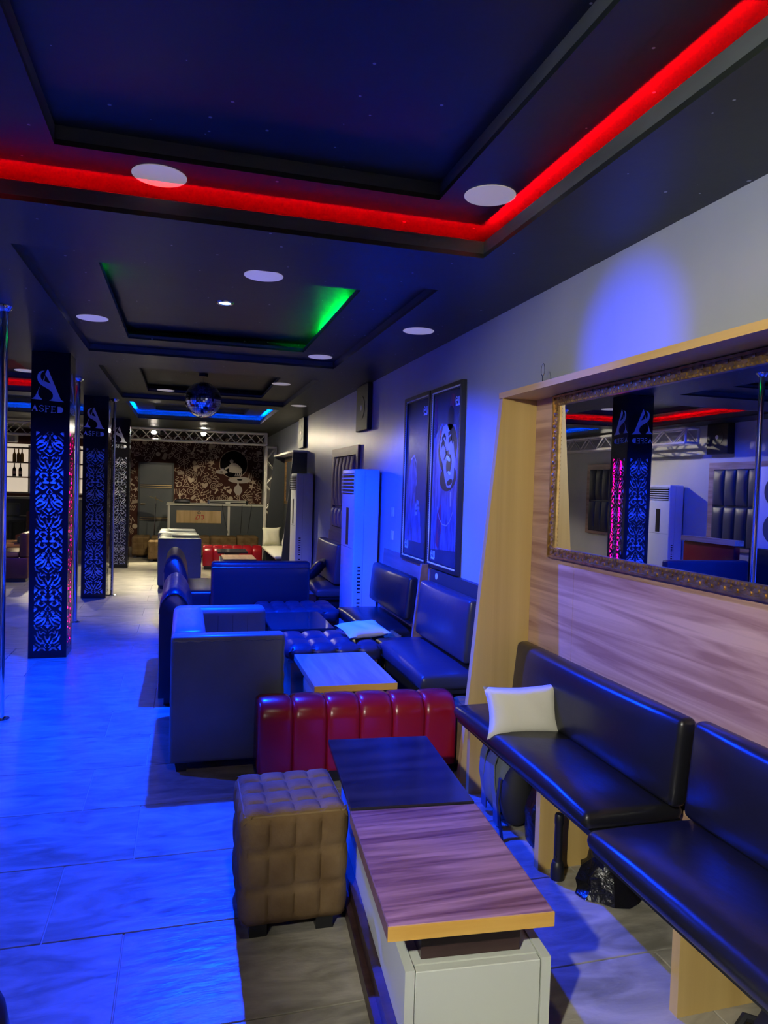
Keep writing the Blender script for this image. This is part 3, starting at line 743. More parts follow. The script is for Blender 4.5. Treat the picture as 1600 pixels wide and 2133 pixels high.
# brown suede row in front of the booth
for k, (x0,x1,y0,y1,h,l) in enumerate(((-.98,-.66,14.95,15.5,.42,'leftmost brown suede seat by the far column'),
        (-.64,-.30,14.25,14.75,.40,'brown suede cube standing forward of its row'),
        (-.62,-.02,14.95,15.45,.42,'brown suede seat behind the forward cube'),
        (.0,.52,14.95,15.45,.43,'brown suede seat left of centre before the booth'),
        (.54,1.06,14.95,15.45,.43,'brown suede seat right of centre before the booth'),
        (1.08,1.50,14.95,15.45,.44,'brown suede seat at the truss upright'))):
    ottoman(x0,y0,x1,y1,h,l,n=(3,2,3),stitch=False)
# ------------------------------------------------------------------ pillows
mk('throw_pillow', pillow((1.525,2.955,.54),.36,.235,.10,basis((.95,-.20,.06),(-.05,.30,1))), M_PILLOW, None, 'cream pillow leaning on the black bench', 'pillow', 'cream pillows', smooth=True, ang=80)
mk('throw_pillow', pillow((1.27,5.0,.515),.33,.30,.075,basis((1,.15,.05),(-.15,1,.12))), M_PILLOW, None, 'blue lit pillow lying on the tufted bench', 'pillow', 'cream pillows', smooth=True, ang=80)
mk('throw_pillow', pillow((1.455,7.95,.60),.34,.30,.11,basis((.35,1,0),(.7,-.1,.8))), M_LEA_BLK, None, 'shiny black pillow on the plum bench', 'pillow', smooth=True, ang=80)
mk('throw_pillow', pillow((1.51,12.72,.62),.34,.34,.12,basis((1,.1,0),(.05,.25,1))), M_PILLOW, None, 'far cream pillow at the back of the cream seat', 'pillow', 'cream pillows', smooth=True, ang=80)
mk('throw_pillow', pillow((1.66,11.95,.64),.34,.34,.10,basis((.1,1,0),(.25,0,1))), M_PILLOW, None, 'cream pillow against the wall on the cream seat', 'pillow', 'cream pillows', smooth=True, ang=80)
# ------------------------------------------------------------------ things under the near benches
t = thing('backpack', 'grey and black backpack leaning under the bench beside the oak post', 'backpack', (1.50,3.02,0))
def blob(c, r, sc, seed, amp=.12, n=18, m=12, floor=.002):
    g = G().sphere(c, r, n, m, sc); rnd = random.Random(seed); ph = [rnd.uniform(0,6.28) for _ in range(6)]
    def f(x,y,z):
        k = 1+amp*(sin(9*x/r+ph[0])*.5+sin(7*y/r*1.3+ph[1])*.5+sin(8*z/r+ph[2])*.6)*.5
        k2 = 1+amp*.5*sin(21*z+ph[3]+15*y)
        p = Vector(c)+(Vector((x,y,z))-Vector(c))*k*k2
        return (p.x,p.y,max(p.z,floor))
    return g.xf(f)
mk('main_pouch', blob((1.50,3.10,.165),.17,(.50,.68,.95),3,.05), M_PACK, t, smooth=True, ang=80)
mk('front_pouch', blob((1.50,2.945,.15),.15,(.50,.42,.95),5,.05), M_PACKD, t, smooth=True, ang=80)
def strap(P, w_):
    g = G(); V = []; F = []
    for i, p in enumerate(P):
        k = 1
        V += [(p[0],p[1]-w_/2,p[2]),(p[0],p[1]+w_/2,p[2]),(p[0]+.006,p[1]+w_/2,p[2]+.002),(p[0]+.006,p[1]-w_/2,p[2]+.002)]
    for i in range(len(P)-1): F += [(i*4+q,i*4+(q+1)%4,i*4+4+(q+1)%4,i*4+4+q) for q in range(4)]
    F += [(3,2,1,0),tuple(len(V)-4+q for q in range(4))]
    return g.add(V, F)
mk('shoulder_strap', strap([(1.46,3.20,.32),(1.435,3.19,.26),(1.425,3.18,.18),(1.432,3.16,.10),(1.42,3.13,.03)], .055), M_PACK, t)
mk('shoulder_strap', strap([(1.45,3.07,.32),(1.425,3.06,.26),(1.42,3.04,.17),(1.425,3.01,.09),(1.41,2.97,.02)], .05), M_PACK, t)
mk('webbing', strap([(1.43,2.98,.22),(1.405,2.95,.13),(1.395,2.90,.06),(1.38,2.84,.006)], .022), M_PACKD, t)
mk('plastic_bag', blob((1.55,2.74,.155),.165,(.62,.58,.94),11,.22,22,14), M_BAG, None, 'black plastic bag bunched behind the oak bench leg', 'bag', smooth=True, ang=80)
def crinkle(c, sx, sy, h, seed):
    rnd = random.Random(seed); n = 16; V = []; F = []
    for j in range(6):
        for i in range(n):
            a = 2*pi*i/n; k = (1-.12*j)*(1+.16*rnd.uniform(-1,1)); z = h*j/5*(1+.15*rnd.uniform(-1,1))
            V.append((c[0]+sx*k*cos(a), c[1]+sy*k*sin(a), max(.002, z)))
    for j in range(5): F += [(j*n+i,j*n+(i+1)%n,(j+1)*n+(i+1)%n,(j+1)*n+i) for i in range(n)]
    F += [tuple(range(n-1,-1,-1)), tuple(5*n+i for i in range(n))]
    return G().add(V,F)
mk('plastic_bag', crinkle((1.635,2.40,0),.135,.125,.19,4), M_BAG, None, 'crumpled black plastic bag on the floor beside the flashlight', 'bag', smooth=True, ang=30)
t = thing('handbag', 'black canvas bag with a looped strap at the lower right corner', 'bag', (1.62,1.58,0))
mk('bag_body', blob((1.66,1.52,.075),.13,(.85,.9,.58),21,.1), M_PACKD, t, smooth=True, ang=80)
mk('strap', G().tube([(1.62,1.60,.06),(1.565,1.62,.075),(1.53,1.61,.05),(1.515,1.59,.014),(1.50,1.55,.012)], .012, 6), M_PACKD, t, smooth=True)
t = thing('flashlight', 'black metal flashlight standing on its head beside the bench leg', 'flashlight', (1.468,2.505,0))
mk('head', G().lathe([(0,.004),(.026,.004),(.027,.012),(.027,.055),(.021,.075),(.018,.078)], (1.468,2.505,0), 20), M_RUBBER, t, smooth=True)
mk('barrel', G().lathe([(.018,.078),(.0165,.085),(.0165,.225),(.018,.23),(.018,.262),(.015,.268),(0,.268)], (1.468,2.505,0), 20), M_RUBBER, t, smooth=True)
mk('bezel', G().lathe([(.020,0),(.0275,0),(.0275,.006),(.020,.006)], (1.468,2.505,0), 20), M_CHROME, t, smooth=True)
mk('switch', G().cyl((1.452,2.495,.10),(1.448,2.492,.10),.006,10), M_DARKPL, t)
# dark pouf at the lower left corner
t = thing('leather_pouf', 'dark leather pouf cut off by the lower left corner', 'ottoman', (-.545,1.72,0))
mk('body', G().lathe([(0,.02),(.15,.02),(.168,.05),(.185,.16),(.19,.28),(.18,.335),(.15,.36),(0,.365)], (-.545,1.72,0), 32), M_LEA_BLK, t, smooth=True, ang=60)
mk('foot', G().lathe([(0,0),(.12,0),(.12,.02),(0,.02)], (-.545,1.72,0), 24), M_DARKPL, t)
# ------------------------------------------------------------------ cutout columns
HOLES = [  # (kind, data, width) in cm on the right half of one repeat, y downwards
 ('s',[(0,-1.2),(2.4,2),(1,3.1)],.5),('p',[(8,1.5),(10.8,-.8),(10.8,4)],0),('s',[(6.5,4),(10.3,7.8)],.65),('s',[(3.6,4.3),(4.3,5.1)],2.2),
 ('s',[(4.4,7.4),(6.6,7.6),(8,8.6)],1.1),('s',[(0,4.8),(0,6.4)],1.0),('s',[(1.4,7.6),(1.5,8.6)],.9),('s',[(3,9.4),(4.3,11.2),(6.6,12.6),(9.3,14)],1.25),
 ('s',[(5.2,9.6),(8.6,9.4),(10,11.6)],1.3),('s',[(1.5,10),(2.5,13),(4.8,15.7),(7.5,16.4)],.95),('s',[(0,13.2),(0,13.8)],1.7),('p',[(-2.6,15.4),(2.6,15.4),(0,18.2)],0),
 ('s',[(.9,20.6),(4.8,17.5)],.6),('s',[(10.5,15.6),(9.6,18.3),(7.4,19.2)],.8),('s',[(1.9,23),(3.2,21.7),(5,23),(6.3,22.4),(5.9,20.9)],.8),
 ('s',[(8.2,21.6),(7.4,25.3),(4.3,27.4)],.85),('s',[(9.9,24.6),(8.1,28.8),(5.1,31.4)],.95),('s',[(0,28.6),(0,30.4)],1.0),('s',[(2.1,25.4),(1.2,28.2)],.95),
 ('s',[(3.8,28.9),(2.6,31.3),(4.4,30.9)],1.0),('s',[(1.2,32),(2.4,33.4),(1.2,35)],.55),('p',[(8,35),(10.8,32.5),(10.8,38)],0),('s',[(6,33.6),(9.5,31.3)],.65),
 ('s',[(1.6,37.6),(3,35.7),(5.8,35.6),(7.4,37.8),(6.1,39.4)],1.15),('s',[(2,39.5),(4,40.5),(3,42)],1.25),('s',[(1.2,43.5),(4.6,43.5)],1.5),
 ('s',[(8.4,40),(9.6,41.4)],.95),('s',[(6.9,44.1),(7.1,44.8)],1.6),('p',[(9.2,43.5),(10.8,42.2),(10.8,44.8)],0),('s',[(2,47.4),(3.4,46.2)],1.2),
 ('s',[(3.2,48.3),(5,49.3),(7.8,47.6),(7.5,45.8)],1.0),('s',[(9.0,46.2),(10,47.6)],1.0)]
T_ = 50.0
def field(x, y):
    best = 9
    for yy in (y, y-T_, y+T_):
        if yy < -3 or yy > 53: continue
        for k, P, w_ in HOLES:
            if k == 's':
                for (ax,ay),(bx_,by) in zip(P[:-1], P[1:]):
                    dx, dy = bx_-ax, by-ay; L2 = dx*dx+dy*dy
                    t_ = 0 if L2 == 0 else max(0, min(1, ((x-ax)*dx+(yy-ay)*dy)/L2))
                    d_ = math.hypot(x-ax-t_*dx, yy-ay-t_*dy)-w_/2-.17
                    if d_ < best: best = d_
            else:
                ins = -9; n = len(P)
                ar = sum(P[i][0]*P[(i+1)%n][1]-P[(i+1)%n][0]*P[i][1] for i in range(n))
                for i in range(n):
                    ax,ay = P[i]; bx_,by = P[(i+1)%n]; l = math.hypot(bx_-ax, by-ay)
                    s_ = ((bx_-ax)*(yy-ay)-(by-ay)*(x-ax))/l
                    ins = max(ins, -s_ if ar > 0 else s_)
                if ins-.12 < best: best = ins-.12
    return best
def make_plate_mesh():
    NX, NY = 34, 150; sx, sy = 10.9/NX, T_/NY
    fld = [[field(i*sx, j*sy) for j in range(NY)] for i in range(NX+1)]
    V = []; F = []
    z_top, z_bot = 1.94, .06; tiles = (z_top-z_bot)/(T_/100); rows = int(tiles*NY)
    W_ = .15
    def val(i, j): return 9 if (j <= 0 or j >= rows) else fld[i][j % NY]
    idx = {}
    def vert(key, x, y, mir):
        k = (key, mir if abs(x) > 1e-6 else 1)
        if k not in idx:
            idx[k] = len(V); V.append((mir*x/100, 0, z_top-y/100))
        return idx[k]
    for mir in (1,-1):
        for i in range(NX):
            for j in range(rows):
                c = [(i,j),(i+1,j),(i+1,j+1),(i,j+1)]; fv = [val(*q) for q in c]
                if max(fv) <= 0: continue
                poly = []
                for a in range(4):
                    b = (a+1) % 4
                    if fv[a] > 0: poly.append(vert(c[a], c[a][0]*sx, c[a][1]*sy, mir))
                    if (fv[a] > 0) != (fv[b] > 0):
                        t_ = fv[a]/(fv[a]-fv[b]); e = tuple(sorted((c[a],c[b])))
                        poly.append(vert(('e',)+e, (c[a][0]+(c[b][0]-c[a][0])*t_)*sx, (c[a][1]+(c[b][1]-c[a][1])*t_)*sy, mir))
                poly = list(dict.fromkeys(poly))
                if len(poly) >= 3: F.append(tuple(poly if mir == 1 else poly[::-1]))
    xe = .109
    g = G(); g.v = V; g.f = F; zb = z_top-rows*sy/100
    for (x0,x1,z0,z1) in ((-W_,-xe,0,ZS),(xe,W_,0,ZS),(-xe,xe,z_top,ZS),(-xe,xe,0,zb)):
        g.add([(x0,0,z0),(x1,0,z0),(x1,0,z1),(x0,0,z1)], [(0,1,2,3)])
    me = bpy.data.meshes.new('cutout_plate'); me.from_pydata(g.v, [], g.f); me.materials.append(M_BLKMET)
    return me
PLATE = make_plate_mesh()
# logo traced in column-face units: crop px -> metres (x from axis, z)
def lg(px, py): return ((px-600)/11.227*.00395, 2.605-(py-20)/11.227*.00408)
LOGO_A = [[(525,415),(540,425),(820,1085),(850,1120),(895,1145),(890,1160),(565,1140),(620,1105),(648,1060),(650,1000),(625,940),(570,890),(400,795),(350,750),(315,690),(300,620),(310,550),(345,490),(400,460),(465,452),(420,480),(385,520),(372,575),(380,630),(412,685),(455,695),(600,748),(482,548),(470,530)],
          [(378,785),(330,930),(325,990),(345,1050),(415,1115),(405,1130),(175,1118),(215,1098),(265,1040)]]
HOLE_A = [(480,545),(600,748),(455,695)]
def strokeg(g, pts, w_, fn, t0, t1):
    for (ax,ay),(bx_,by) in zip(pts[:-1], pts[1:]):
        l = math.hypot(bx_-ax, by-ay) or 1; nx, ny = -(by-ay)/l*w_/2, (bx_-ax)/l*w_/2; ex, ey = (bx_-ax)/l*w_*.3, (by-ay)/l*w_*.3
        g.prism([(ax+nx-ex,ay+ny-ey),(ax-nx-ex,ay-ny-ey),(bx_-nx+ex,by-ny+ey),(bx_+nx+ex,by+ny+ey)], fn, t0, t1)
    return g
def tri(poly):
    from mathutils.geometry import tessellate_polygon
    return tessellate_polygon([[Vector((a,b,0)) for a,b in poly]])
def flat(g, poly, fn, t_):
    n = len(g.v); g.v += [fn(u,v,t_) for u,v in poly]; g.f += [tuple(n+i for i in q) for q in tri(poly)]; return g
def column_logo(fn):
    g = G(); d0 = .0006
    a = [lg(*p) for p in LOGO_A[0]]; flat(g, a, fn, d0); flat(g, [lg(*p) for p in LOGO_A[1]], fn, d0)
    flat(g, [lg(*p) for p in [(480,545),(425,680),(412,690),(430,700),(455,695),(470,600)]], fn, d0)
    lt = G()
    flat(lt, [lg(*p) for p in [(255,1245),(325,1395),(280,1395),(270,1345),(228,1345),(205,1395),(185,1395)]], fn, d0)
    S_ = [(445,1280),(415,1255),(375,1262),(360,1290),(385,1318),(430,1335),(448,1365),(425,1392),(385,1398),(355,1375)]
    strokeg(lt, [lg(*p) for p in S_], .0055, fn, d0-.0004, d0)
    for P in ([(500,1262),(500,1405)],[(480,1262),(578,1268),(575,1285)],[(480,1405),(520,1405)],[(500,1325),(560,1328)],
              [(635,1270),(632,1412)],[(612,1270),(715,1275)],[(635,1335),(690,1338)],[(612,1412),(718,1412),(718,1395)]):
        strokeg(lt, [lg(*p) for p in P], .007 if len(P) == 2 and abs(P[0][0]-P[1][0]) < 20 else .004, fn, d0-.0004, d0)
    flat(lt, [lg(*p) for p in [(755,1270),(820,1270),(862,1290),(885,1335),(878,1380),(845,1408),(800,1415),(745,1415),(758,1395)]], fn, d0)
    return g, lt
def column(x0, y0, label, led=False):
    cx, cy = x0+.15, y0+.15
    t = thing('cutout_column', label, 'column', (cx,cy,0), 'black cutout columns')
    mk('core', G().box(cx-.138,cy-.138,.001,cx+.138,cy+.138,ZS-.001), M_PALE, t)
    for k, rz in enumerate((0, pi/2, pi, -pi/2)):
        o = bpy.data.objects.new('cutout_plate', PLATE); COL.objects.link(o); o.parent = t
        o.rotation_euler = (0,0,rz); c, s_ = cos(rz), sin(rz)
        o.location = (.15*s_, -.15*c, 0)
        md = o.modifiers.new('thick', 'SOLIDIFY'); md.thickness = .0025; md.offset = 0
        if k < 2:
            fn = lambda u,v,d,c=c,s_=s_: (cx+u*c+(.1515+d)*s_, cy+u*s_-(.1515+d)*c, v)
            a, l = column_logo(fn)
            mk('emblem', a, M_PALE, t, label='cut-out letter A emblem'); mk('lettering', l, M_PALE, t, label='cut-out lettering ASFED')
    if led:
        mk('led_tape', G().box(cx+.1385,cy+.095,.1,cx+.1415,cy+.100,2.5).box(cx+.1385,cy-.03,.1,cx+.1415,cy-.026,2.5), M_PINKLED, t, label='pink LED strip glowing inside the column')
    return t
column(-1.255, 6.62, 'nearest black cutout column, glowing blue in front and pink on its side', True)
column(-1.258, 9.86, 'middle black cutout column, its cutouts turning from white to blue')
column(-1.235, 13.26, 'farthest black cutout column, with warm white cutouts')
column(-1.255, 3.32, 'black cutout column just outside the left edge of the frame')
# ------------------------------------------------------------------ chrome poles
def pole(x, y, label, r=.024):
    t = thing('chrome_pole', label, 'pole', (x,y,0), 'chrome floor to ceiling poles')
    mk('shaft', G().cyl((x,y,.015),(x,y,ZS-.035),r,24), M_CHROME, t, smooth=True)
    mk('base_plate', G().lathe([(0,0),(.055,0),(.055,.008),(.03,.016),(0,.016)], (x,y,0), 24), M_CHROME, t, smooth=True)
    mk('top_plate', G().lathe([(0,ZS),(.05,ZS),(.05,ZS-.01),(.03,ZS-.036),(0,ZS-.036)], (x,y,0), 24), M_CHROME, t, smooth=True)
pole(-1.10, 4.97, 'chrome pole at the left edge, floor to ceiling')
pole(-1.105, 8.22, 'chrome pole standing beyond the nearest column')
pole(-.905, 10.10, 'slim chrome pole against the middle column', .017)
# ------------------------------------------------------------------ disco ball
t = thing('disco_ball', 'mirrored disco ball hanging from the ceiling', 'disco ball', (.184,8.3,2.27))
BR = .200; BC = (.184,8.3,2.468)
g = G(); nl = 26
for j in range(nl):
    a0, a1 = pi*(j+.04)/nl-pi/2, pi*(j+.96)/nl-pi/2; am = (a0+a1)/2
    n = max(6, int(2*nl*cos(am)))
    for i in range(n):
        b0, b1 = 2*pi*(i+.05)/n, 2*pi*(i+.95)/n
        bm_ = (b0+b1)/2; jit = Vector((random.gauss(0,.012),random.gauss(0,.012),random.gauss(0,.012)))
        P = []
        for (a,b) in ((a0,b0),(a0,b1),(a1,b1),(a1,b0)):
            d_ = Vector((cos(a)*cos(b),cos(a)*sin(b),sin(a))); nrm = Vector((cos(am)*cos(bm_),cos(am)*sin(bm_),sin(am)))
            p = Vector(BC)+d_*BR; p += nrm*((d_-nrm).dot(jit))*BR; P.append(p)
        g.add(P, [(0,1,2,3)])
mk('mirror_facets', g, M_FACET, t)['kind'] = 'stuff'
mk('core', G().sphere(BC, BR-.004, 40, 24), M_DARKPL, t, smooth=True)
mk('motor', G().lathe([(0,2.725),(.05,2.725),(.05,2.759),(0,2.759)], (.184,8.3,0), 18), M_DARKPL, t)
mk('hanger', G().cyl((.184,8.3,2.664),(.184,8.3,2.725),.007,8), M_CHROME, t)
# ------------------------------------------------------------------ posters
def poster(y0, y1, z0, z1, label):
    t = thing('framed_poster', label, 'picture', (XW,(y0+y1)/2,z0), 'pair of tall framed posters')
    o = (y0,y1,z0,z1); fn = lambda u,v,d: (XW-.020-d, y1-(y1-y0)*u, z0+(z1-z0)*v)
    for f0, f1, dp, m in ((0,.026,.036,M_DARKPL),(.026,.036,.030,M_ALU),(.036,.044,.026,M_DARKPL)):
        a = off(o,f0); b = off(o,f1)
        for q in ((a[0],a[2],a[1],b[2]),(a[0],b[3],a[1],a[3]),(a[0],b[2],b[0],b[3]),(b[1],b[2],a[1],b[3])):
            mk('frame_rail', G().box(XW-dp,q[0],q[1],XW-.001,q[2],q[3]), m, t)
    g = G(); a = off(o,.031); k = 0; z = a[2]
    while z < a[3]:
        g.sphere((XW-.030,a[0],z),.0045,5,4); g.sphere((XW-.030,a[1],z),.0045,5,4); z += .018
    y = a[0]
    while y < a[1]:
        g.sphere((XW-.030,y,a[2]),.0045,5,4); g.sphere((XW-.030,y,a[3]),.0045,5,4); y += .018
    mk('beading', g, M_ALU, t)['kind'] = 'stuff'
    pr = mk('print', G().box(XW-.020,y0+.04,z0+.04,XW-.002,y1-.04,z1-.04), mat('poster_dark', (.030,.035,.060), .22, col2=(.05,.055,.085), scale=(3,6,2)), t)
    return t, fn
def ell(cx, cy, rx, ry, rot=0, n=20, asp=2.0):
    return [(cx+(rx*cos(a)*cos(rot)-ry*sin(a)*sin(rot)), cy+(rx*cos(a)*sin(rot)+ry*sin(a)*cos(rot))/asp) for a in [2*pi*i/n for i in range(n)]]
ink = {'skin': mat('print_skin', (.30,.29,.34), .25), 'dark': mat('print_black', (.012,.012,.02), .22), 'red': mat('print_red', (.30,.03,.05), .22, col2=(.06,.03,.08), scale=(8,20,5)),
       'mid': mat('print_blue', (.10,.12,.24), .22, col2=(.05,.05,.11), scale=(6,22,6)), 'white': mat('print_white', (.62,.66,.75), .22)}
def emblem(t, fn, u, v, s_):
    g = G(); A = 2.05
    arc = [(u+s_*.5*cos(a), v+s_*.5*sin(a)/A) for a in [radians(d_) for d_ in range(0,300,30)]]
    strokeg(g, [(u-s_*.45,v)]+arc, s_*.16, fn, .0010, .0012)
    for k in (.85,1.25,1.6): strokeg(g, [(u+s_*k,v-s_*.5/A),(u+s_*k,v+s_*.45/A)], s_*.2, fn, .0010, .0012)
    strokeg(g, [(u-s_*.3,v-s_*.75/A),(u+s_*1.5,v-s_*.75/A)], s_*.16, fn, .0010, .0012)
    mk('printed_mark', g, ink['white'], t)
t, fn = poster(5.155, 5.79, .96, 2.295, 'dark framed poster, left of the pair')
g = G(); flat(g, [(.12,.42),(.2,.55),(.3,.62),(.42,.62),(.5,.55),(.52,.45),(.48,.36),(.7,.30),(.78,.12),(.1,.12)], fn, .0005); mk('printed_figure', g, ink['mid'], t)
g = G(); strokeg(g, [(.28,.615),(.40,.64),(.49,.60),(.50,.55),(.53,.50),(.52,.46)], .012, fn, .0006, .0009)
strokeg(g, [(.50,.32),(.56,.36),(.63,.35)], .03, fn, .0006, .0009); strokeg(g, [(.54,.31),(.62,.335),(.66,.32)], .025, fn, .0006, .0009); strokeg(g, [(.50,.29),(.58,.30)], .03, fn, .0006, .0009)
mk('printed_highlight', g, ink['skin'], t)
emblem(t, fn, .76, .90, .07); emblem(t, fn, .14, .10, .07)
t, fn = poster(4.50, 5.130, .965, 2.29, 'framed poster of a laughing face, right of the pair')
g = G(); flat(g, [(.1,.72),(.35,.80),(.8,.78),(.92,.60),(.92,.12),(.1,.1)], fn, .0003); mk('printed_backdrop', g, ink['mid'], t)
g = G(); 
for P in ([(.10,.93),(.16,.95),(.22,.80),(.13,.72)],[(.28,.30),(.40,.36),(.44,.22),(.36,.10),(.26,.14)],[(.62,.95),(.75,.94),(.70,.84),(.60,.86)],[(.30,.76),(.42,.80),(.40,.70),(.28,.66)]): mk('printed_colour', flat(G(), P, fn, .0005), ink['red'], t)
g = G(); flat(g, ell(.56,.66,.30,.26,.3), fn, .0007); flat(g, ell(.64,.82,.10,.13,0), fn, .0007); flat(g, ell(.60,.50,.26,.14,.1), fn, .0007); mk('printed_hair', g, ink['dark'], t)
g = G(); flat(g, [(.32,.70),(.40,.78),(.52,.79),(.62,.75),(.74,.70),(.80,.60),(.78,.50),(.70,.45),(.58,.45),(.50,.50),(.42,.58),(.34,.62)], fn, .0010); mk('printed_face', g, ink['skin'], t)
g = G(); flat(g, ell(.62,.575,.085,.11,-.35), fn, .0013); flat(g, ell(.66,.478,.09,.032,.2), fn, .0013)
strokeg(g, [(.36,.675),(.42,.70),(.47,.68)], .03, fn, .0010, .0013); strokeg(g, [(.38,.715),(.45,.735),(.50,.715)], .022, fn, .0010, .0013)
strokeg(g, [(.60,.70),(.68,.715),(.73,.69)], .03, fn, .0010, .0013); strokeg(g, [(.58,.735),(.66,.745),(.73,.725)], .022, fn, .0010, .0013)
strokeg(g, [(.50,.66),(.53,.63),(.60,.635)], .03, fn, .0010, .0013); strokeg(g, [(.46,.60),(.50,.62),(.53,.615)], .015, fn, .0010, .0013); mk('printed_features', g, ink['dark'], t)
g = G(); flat(g, ell(.60,.605,.07,.025,-.35), fn, .0016); flat(g, ell(.64,.528,.05,.018,-.2), fn, .0016); mk('printed_teeth', g, ink['white'], t)
g = G(); strokeg(g, [(.28,.34),(.36,.28),(.46,.25),(.60,.245),(.70,.27),(.78,.32)], .006, fn, .0006, .0009); strokeg(g, [(.70,.42),(.71,.36)], .03, fn, .0006, .0009)
mk('printed_chain', g, ink['skin'], t)
emblem(t, fn, .80, .905, .065); emblem(t, fn, .14, .075, .065)
# ------------------------------------------------------------------ stage truss
def truss(p0, p1, w_, hgt, label, step, axis):
    """box truss from p0 to p1 along axis 'x','y' or 'z'; p = lower corner"""
    t = thing('stage_truss', label, 'truss', (p0[0],p0[1],min(p0[2],p1[2])))
    A = {'x':0,'y':1,'z':2}[axis]; o1, o2 = [q for q in range(3) if q != A]
    L0, L1 = p0[A], p1[A]
    def P(s_, a, b):
        v = [0,0,0]; v[A] = s_; v[o1] = p0[o1]+a*w_; v[o2] = p0[o2]+b*hgt; return v
    for a in (0,1):
        for b in (0,1): mk('chord', G().cyl(P(L0,a,b),P(L1,a,b),.021,10), M_ALU, t, smooth=True)
    n = max(1, round(abs(L1-L0)/step)); d_ = (L1-L0)/n
    for k in range(n):
        s0, s1 = L0+d_*k, L0+d_*(k+1)
        for a in (0,1):
            e = (s0,0,s1,1) if (k+a)%2 == 0 else (s0,1,s1,0)
            mk('brace', G().cyl(P(e[0],a,e[1]),P(e[2],a,e[3]),.0105,6), M_ALU, t, smooth=True)
        for b in (0,1):
            mk('brace', G().cyl(P(s0,k%2,b),P(s1,(k+1)%2,b),.0085,6), M_ALU, t, smooth=True)
    for s_ in (L0,L1):
        for b in (0,1): mk('end_bar', G().cyl(P(s_,0,b),P(s_,1,b),.018,8), M_ALU, t, smooth=True)
        for a in (0,1): mk('end_bar', G().cyl(P(s_,a,0),P(s_,a,1),.018,8), M_ALU, t, smooth=True)
    return t
truss((-3.45,14.50,2.335), (1.575,14.50,2.335), .24, .22, 'long white lit truss spanning the stage under the ceiling', .205, 'x')
truss((1.585,14.50,.02), (1.585,14.50,2.29), .19, .24, 'upright truss at the right end of the stage', .25, 'z')
truss((-3.70,8.9,2.335), (-3.70,14.45,2.335), .22, .22, 'dark side truss along the left wall, reflected in the mirror', .26, 'y')
def stage_lamp(x, y, z, aim, power, label, lens=M_LENSW, size=85, col=WARM):
    t = thing('stage_lamp', label, 'lamp', (x,y,z), 'stage spotlights on the truss')
    d_ = (Vector(aim)-Vector((x,y,z))).normalized(); p = Vector((x,y,z))
    mk('can', G().cyl(p-d_*.10,p,.05,16,.055), M_DARKPL, t, smooth=True)
    mk('lens', G().cyl(p+d_*.001,p+d_*.004,.048,18), lens, t)
    mk('yoke', G().tube([p+Vector((-.065,0,0)),p+Vector((-.065,0,.075)),p+Vector((.065,0,.075)),p+Vector((.065,0,0))], .006, 6), M_ALU, t)
    light('SPOT', t, p+d_*.02, power, col, spot_size=radians(size), spot_blend=.3, shadow_soft_size=.035, aim=p+d_)
    return t
stage_lamp(-.60, 14.86, 2.50, (-.4,12.6,0), P_STAGE*3.0, 'brightest stage spotlight behind the left part of the truss', size=60)
stage_lamp(.35, 14.86, 2.52, (1.8,9.0,2.0), P_STAGE*.32, 'smaller stage spotlight near the middle of the truss', size=28)
stage_lamp(-2.6, 14.50, 2.235, (-1.2,11.8,0), P_STAGE*.6, 'stage spotlight on the hidden left part of the truss', size=44)
stage_lamp(-.45, 15.0, 2.50, (-.55,17.5,.85), 60, 'added fill spotlight hidden behind the truss, lighting the mural beside the door', M_LENSD, 46)  # two fill spots added for the mural, kept out of sight behind the truss
stage_lamp(.98, 15.0, 2.50, (.75,17.5,.85), 60, 'added fill spotlight hidden behind the truss, lighting the right of the mural', M_LENSD, 50)
